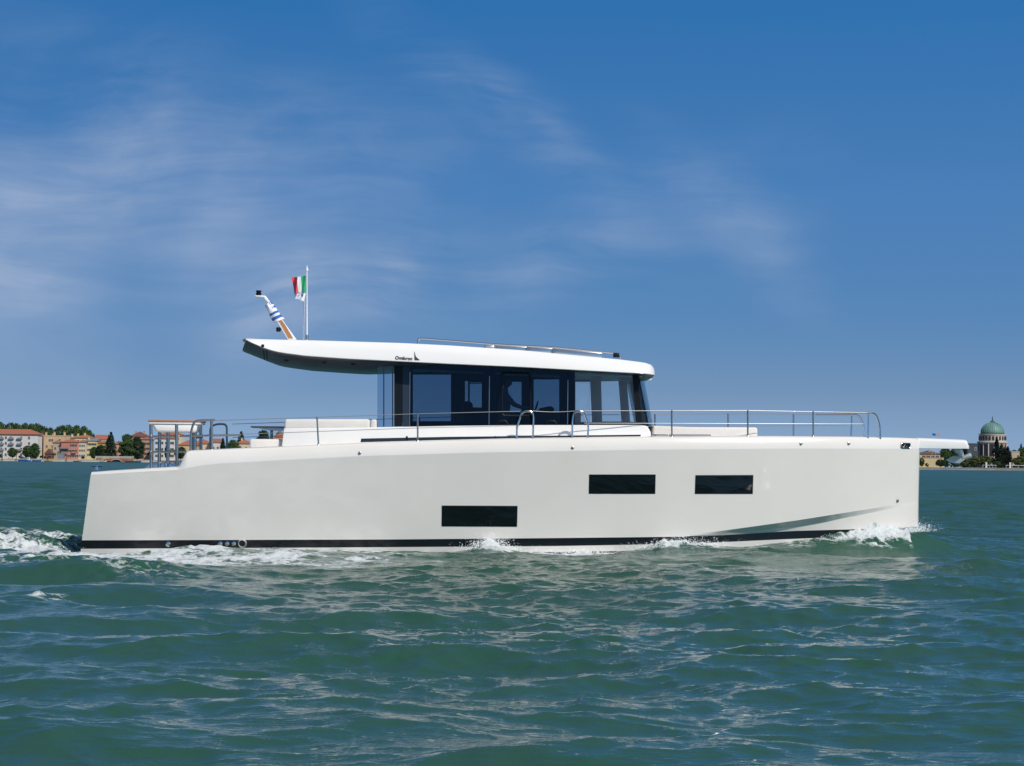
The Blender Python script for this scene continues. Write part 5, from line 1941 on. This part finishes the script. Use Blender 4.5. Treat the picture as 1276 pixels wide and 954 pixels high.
def boat(px0, px1, hz, col, label, cabin=None, D=DS - 4.5, name='moored_boat'):
    x0, x1 = wx(px0, D), wx(px1, D)
    L = x1 - x0
    root = empty(name, ((x0 + x1) / 2, D, 0))
    tag(root, label, 'boat')
    V, F = [], []
    st = np.linspace(-.5, .5, 13)
    for s_ in st:
        w = 1.1 * (1 - max(0, (s_ - .05) / .45) ** 2.2) * (.9 + .1 * min(1, (s_ + .5) * 6)) + .02
        sh = hz * (1 + .35 * max(0, s_) ** 2 * 4)
        V += [(s_ * L, -w, sh), (s_ * L * .97, -w * .8, .15), (s_ * L * .9, 0, -.3), (s_ * L * .97, w * .8, .15), (s_ * L, w, sh), (s_ * L, w * .88, sh - .02), (s_ * L, 0, sh - .35), (s_ * L, -w * .88, sh - .02)]
    for i in range(12):
        for k in range(8):
            F.append((i * 8 + k, i * 8 + (k + 1) % 8, (i + 1) * 8 + (k + 1) % 8, (i + 1) * 8 + k))
    F += [tuple(range(8)), tuple(96 + k for k in range(8))[::-1]]
    MB().add(V, F).build('hull', M[col], root)
    if cabin:
        c0, c1, ch, cc = cabin
        cb = MB().prism([(c0 * L, -.7, hz - .3), (c0 * L + .1, -.7, hz + ch), (c1 * L - .2, -.7, hz + ch), (c1 * L + .3, -.7, hz - .3)], (0, 1.4, 0), .05).build('cabin', M[cc], root)
        MB().box((c0 * L + .4, -.72, hz + ch * .45), (c1 * L - .4, -.69, hz + ch * .85)).build('window', M['pane'], cb)
    else:
        MB().box((-.2 * L, -.8, hz - .28), (-.2 * L + .35, .8, hz - .12)).box((.1 * L, -.8, hz - .28), (.1 * L + .35, .8, hz - .12)).build('thwart', M['teakdeck'], root)
    return root


M['boat_blue'] = pm('bright blue boat paint', (0.02, 0.13, 0.40), 0.4)
M['boat_yellow'] = pm('yellow boat paint', (0.60, 0.34, 0.02), 0.4)
M['boat_white'] = pm('white boat paint', (0.7, 0.7, 0.68), 0.35)
M['boat_red'] = pm('dark red boat paint', (0.25, 0.02, 0.03), 0.4)
M['boat_dark'] = pm('dark boat paint', (0.03, 0.03, 0.04), 0.4)
boat(22.5, 38.5, .95, 'boat_blue', 'blue work boat with white wheelhouse moored below the white block', (.18, .42, 1.5, 'boat_white'))
boat(40, 51.5, .75, 'boat_blue', 'open blue boat moored right of the blue work boat')
boat(55, 66, .6, 'boat_yellow', 'low yellow boat lying below the beige block', D=DS - 9)
boat(91.5, 102, .5, 'teakdeck', 'low brown wooden boat at the quay below the pink house')
boat(124, 133.5, .65, 'boat_white', 'small white boat left of the bridge arch')
boat(133, 140, .55, 'boat_red', 'dark red boat at the foot of the bridge arch', D=DS - 9)
boat(156, 171, .6, 'boat_dark', 'dark low boat right of the bridge arch')
boat(170.5, 176, .8, 'boat_blue', 'short blue boat beside the dark boat')
for k, (px, yt) in enumerate(((3, 562), (20.5, 564.5), (60, 562), (36, 565), (83, 566))):
    x = wx(px, DS - 2.4)
    o = MB().tube([(0, 0, -2), (0, 0, wz(px, yt, DS - 2.4))], .16, 8).lathe((0, 0, wz(px, yt, DS - 2.4)), [(.2, -.3), (.2, 0), (.05, .15)], 8).build('mooring_post', M['bark'], None)
    o.location = (x, DS - 2.4, 0)
    tag(o, 'dark wooden mooring post standing in the water before the left quay', 'mooring post', 'mooring posts along the left quay')
# low shed and shelter by the pink house
house('shed', 'grey metal shed at the foot of the pink house', 71.2, 79, 564.6, D=DS + 5, depth=4, wall='grey', roof='flat', tile='grey', cat='shed')
house('shed', 'dark pointed hut before the beige block', 55.5, 65, 564.5, D=DS + 8, depth=6, wall='tile_dark', roof='gable', rh=3.0, tile='tile_dark', gable_x=False, cat='hut')

# ---- right shore: domed church
DC = DS + 45
cx0 = wx(1240.3, DC)
ch = empty('domed_church', (cx0, DC + 9, LZ))
tag(ch, 'round stone church with green copper dome above dark cypresses', 'church')
S = DC / FPX
zz = lambda py: wz(1240, py, DC) - LZ
rU, rL, rD = 16.4 * S, 17.2 * S, 14.4 * S
MB().lathe((0, 0, 0), [(rL, 0), (rL, zz(551.5))], 48).build('lower_drum', M['drumstone'], ch)
MB().lathe((0, 0, 0), [(rL + .6, zz(551.5)), (rL + .9, zz(550.6)), (rL + .9, zz(549.4)), (rL + .2, zz(549.0)), (rL - .3, zz(548.8))], 48).build('cornice', M['drumstone'], ch)
MB().lathe((0, 0, 0), [(rU, zz(549.2)), (rU, zz(541.2)), (rU + .4, zz(540.8)), (rU + .4, zz(539.8)), (rD, zz(539.7))], 48).build('upper_drum', M['drumstone'], ch)
MB().lathe((0, 0, 0), [(rD + .25, zz(539.75)), (rD + .25, zz(538.4)), (rD - .1, zz(538.3))], 48).build('dome_base', M['shadowbay'], ch)
z0, z1 = zz(538.4), zz(524.8)
prof = [(rD * math.cos(t), z0 + (z1 - z0) * math.sin(t)) for t in np.linspace(0, math.pi / 2 * .97, 20)]
dm = MB().lathe((0, 0, 0), prof, 64)
dome = dm.build('dome', M['copper'], ch, ang=60)
mb = MB()
for k in range(32):
    a = 2 * math.pi * k / 32
    mb.tube([((r0 + .05) * math.cos(a), (r0 + .05) * math.sin(a), z) for r0, z in prof[:-1]], .13, 4)
mb.build('dome_ribs', M['copper'], dome)
MB().lathe((0, 0, z1 - .1), [(1.5, 0), (1.3, .6), (.5, 1.0), (.35, 1.9), (.28, 2.6), (.12, 3.9), (.04, 4.0)], 12).build('finial', M['slate'], dome)
for k in range(24):
    a = 2 * math.pi * (k + .5) / 24
    b_ = MB().box((-.55, -.35, -1.2), (.55, .03, 1.2)).build('drum_window', M['shadowbay'], ch)
    b_.location = (math.cos(a) * (rU), math.sin(a) * (rU), zz(545)); b_.rotation_euler = (0, 0, a + math.pi / 2)
for k in range(16):
    a = 2 * math.pi * (k + .28) / 16
    hgt = zz(553) - zz(567)
    b_ = MB().box((-1.05, -.35, -hgt / 2), (1.05, .03, hgt / 2)).build('window_bay', M['shadowbay'], ch)
    b_.location = (math.cos(a) * rL, math.sin(a) * rL, zz(560)); b_.rotation_euler = (0, 0, a + math.pi / 2)
    p_ = MB().tube([(0, 0, 0), (0, 0, zz(551.8))], .42, 10).build('column', M['drumstone'], ch)
    a2 = 2 * math.pi * (k + .78) / 16
    p_.location = (math.cos(a2) * (rL + .25), math.sin(a2) * (rL + .25), 0)
house('church_hall', 'flat hall adjoining the domed church on its left, shade put into its blue grey walls', 1205.5, 1224, 552.5, D=DC + 6, depth=16, wall='slate', roof='flat', tile='slate', cat='hall', wins=[(.55, .8)])  # dark wall colour carries the shade on this side of the church
house('house', 'yellow villa with dark red roof under the bowsprit', 1146, 1171.5, 565.2, D=DS + 20, depth=11, wall='w_yellow', roof='hip', rh=2.2, tile='tile_dark', wins=grid((.2, .42, .64, .86), (.82,)) + [(.75, .3), (.9, .3)], style='brown', wsize=(.9, 1.3), chim=[(.05, .4, 2.7)])
house('terrace', 'long grey roofed terrace at the foot of the yellow villa', 1143, 1176, 570.0, D=DS + 15, depth=5, wall='w_yellow', roof='flat', tile='grey', wins=[(.72, .45), (.86, .45)], wsize=(1.1, 2.2), cat='terrace', over=.6)
house('house', 'small stone coloured house with a lit gable right of the cypresses', 1260.5, 1270.5, 562.5, D=DS + 30, depth=9, wall='w_stone', roof='flat', tile='w_stone', wins=[(.8, .75)])
for k, (a, b, yt) in enumerate(((1238, 1246, 545.0), (1245.2, 1249.8, 552), (1248.5, 1254.5, 556.5), (1252, 1259.5, 555.5))):
    tree('cypress', a - 1.5, b + 1.5, yt, 577, DS + 18 + k, 'leaf_cypress', ['tall blackish cypress in front of the church drum', 'slimmer dark cypress right of the tallest cypress', 'short dark cypress third along in front of the church', 'bushy dark cypress nearest the small stone house'][k], seed=k % 2)
for k, (a, b, yt, D_, lf, lb) in enumerate([(1170, 1186, 557.5, 60, 'leaf', 'leafy tree behind the yellow villa under the bowsprit'), (1181, 1197, 558.5, 62, 'leaf_dark', 'dark leafy tree behind the anchor'), (1192, 1210, 557.5, 64, 'leaf', 'leafy tree left of the blue grey hall'),
                                            (1193, 1208, 569, 8, 'leaf_olive', 'olive green rounded tree right of the anchor'), (1207, 1222, 567.5, 8, 'leaf_olive', 'tallest olive green tree before the blue grey hall'), (1218, 1236, 567.0, 9, 'leaf_olive', 'broad olive green tree before the church drum'),
                                            (1166, 1178, 571.5, 8, 'leaf_dark', 'dark rounded tree in front of the yellow villa terrace'), (1145, 1152, 570, 9, 'leaf', 'small tree close to the bow under the bowsprit'), (1238, 1248, 573.5, 7, 'leaf', 'small green tree at the foot of the cypresses'),
                                            (1262, 1281, 567.8, 8, 'leaf_olive', 'broad olive green tree at the right edge behind the shelter'), (1258, 1270, 560, 55, 'leaf', 'leafy tree behind the small stone house'), (1266, 1284, 556.5, 58, 'leaf', 'tall leafy tree at the right edge of the far shore')]):
    tree('round', a, b, yt, 580, DS + D_, lf, lb, seed=k % 3)
tree('tall', 1270.5, 1274, 552, 580, DS + 62, 'leaf_dark', 'thin tree top standing above the right edge trees', seed=0)
for k, (a, b, yt) in enumerate([(1152, 1158, 576), (1176, 1186, 576.5), (1186, 1196, 577), (1200, 1210, 578), (1212, 1222, 578), (1246, 1256, 577)]):
    tree('bush', a, b, yt, 582, DS + 6, 'leaf_dark', 'low dark shrub behind the quay of the right shore', group='low shrubs behind the right quay', seed=0, cat='shrub')


def shelter(px0, px1, ytop, label, ppx):
    D = DS + 2.5
    x0, x1 = wx(px0, D), wx(px1, D)
    root = empty('waterbus_shelter', ((x0 + x1) / 2, D, LZ))
    tag(root, label, 'shelter')
    W = x1 - x0
    H = wz(px0, ytop, D) - LZ
    MB().box((-W / 2, -.8, H - .35), (W / 2, 2.6, H), .03, 1).build('canopy', M['shutter_pale'], root)
    MB().box((-W / 2 + .3, 1.2, .2), (W / 2 - .3, 1.3, H - .36)).build('glass_wall', M['pane'], root)
    for k in range(5):
        x = -W / 2 + .3 + k * (W - .6) / 4
        MB().box((x - .08, -.5, 0), (x + .08, -.34, H - .351)).build('post', M['trim'], root)
    px_ = wx(ppx, D) - (x0 + x1) / 2
    MB().box((px_ - .55, -1.4, 0), (px_ + .55, -1.0, wz(ppx, ytop - 3.2, D) - LZ), .05, 1).build('sign_pillar', M['trim'], root)


M['shutter_pale'] = pm('pale green canopy', (0.40, 0.47, 0.45), 0.6)
shelter(1224, 1241.5, 578.4, 'low waterside shelter with white pillar below the church dome', 1228.5)
shelter(1253, 1284, 578.6, 'long waterside shelter with white pillar at the right edge', 1258.2)

# two flags on poles beyond the bow
for px, mats_, lab, stripes in ((1161.3, ['blue'], 'dark blue flag on a thin pole beyond the bowsprit', 1), (1165.4, ['green', 'flagwhite', 'red'], 'tricolour flag on a thin pole beyond the bowsprit', 3)):
    D = DS + 1.5
    x = wx(px, D); zt = wz(px, 538.6, D)
    root = empty('flag_on_pole', (x, D, LZ))
    tag(root, lab, 'flag')
    MB().tube([(0, 0, 0), (0, 0, zt - LZ)], [.09, .05], 6).build('pole', M['trim'], root)
    V, F, mi = [], [], []
    for j in range(4):
        for i in range(10):
            a = i / 9
            V.append((.08 + a * 2.0, .25 * math.sin(a * 6), zt - LZ - .1 - j * .45 - .35 * a))
    for j in range(3):
        for i in range(9):
            F.append((j * 10 + i, j * 10 + i + 1, j * 10 + i + 11, j * 10 + i + 10)); mi.append(min(stripes - 1, i * stripes // 9))
    V2 = V + [(p[0], p[1] + .02, p[2]) for p in V]
    mb = MB().add(V2, F + [tuple(i + 40 for i in f[::-1]) for f in F]); mb.m = mi + mi
    mb.build('cloth', [M[q_] for q_ in mats_], root, ang=180, recalc=False)

# ---- spray: droplets thrown up at the bow and along the breaking crests
M['spray'] = pm('white spray droplets', (0.82, 0.85, 0.87), 0.4)


def spray():
    r = np.random.default_rng(11)
    V, F = [], []
    ico = [(0, 0, 1), (.9, 0, .3), (-.3, .85, .3), (-.5, -.8, .2), (.3, .5, -.8), (.2, -.6, -.7), (-.8, .1, -.5)]
    fi = [(0, 1, 2), (0, 2, 3), (0, 3, 1), (1, 4, 2), (2, 6, 3), (3, 5, 1), (1, 5, 4), (2, 4, 6), (3, 6, 5), (4, 5, 6)]

    def puff(px, w, h, n, d0=.05, dw=.35, size=.0052):
        c = B(px, 680, -1.0)
        for _ in range(n):
            u = c[0] + r.normal(0, w)
            if u > U_BOW + .5:
                continue
            bw = float(b_wl(min(u, U_BOW)))
            v = -bw - d0 - abs(r.normal(0, dw))
            z = float(z_wl(u)) + abs(r.normal(0, h)) * .9 + .02
            s = size * r.lognormal(0, .45)
            P = BO + hd * u + pt * v + np.array([0, 0, z])
            o = len(V)
            V.extend([(P[0] + s * a, P[1] + s * b, P[2] + s * c_) for a, b, c_ in ico])
            F.extend([tuple(i + o for i in f) for f in fi])
    puff(1110, .5, .08, 2200, .02, .25)
    puff(1142, .22, .12, 1100, .02, .35)
    puff(1078, .5, .06, 1300)
    puff(838, .6, .09, 1500)
    puff(608, .25, .12, 1800)
    puff(700, .9, .05, 1200)
    puff(158, .35, .07, 900, .3)
    puff(90, .4, .16, 900, -1.5, .8)
    q = at_z(58, 744, .1)
    for _ in range(0):
        s = .0042 * r.lognormal(0, .45)
        P = q + np.array([r.normal(0, .15), r.normal(0, .25), abs(r.normal(0, .10))])
        o = len(V)
        V.extend([(P[0] + s * a, P[1] + s * b, P[2] + s * c_) for a, b, c_ in ico]); F.extend([tuple(i + o for i in f) for f in fi])
    o = MB().add(V, F).build('sea_spray', M['spray'], None, recalc=False)
    tag(o, 'white droplets of spray thrown up along the waterline and at the bow', 'spray', kind='stuff')


spray()
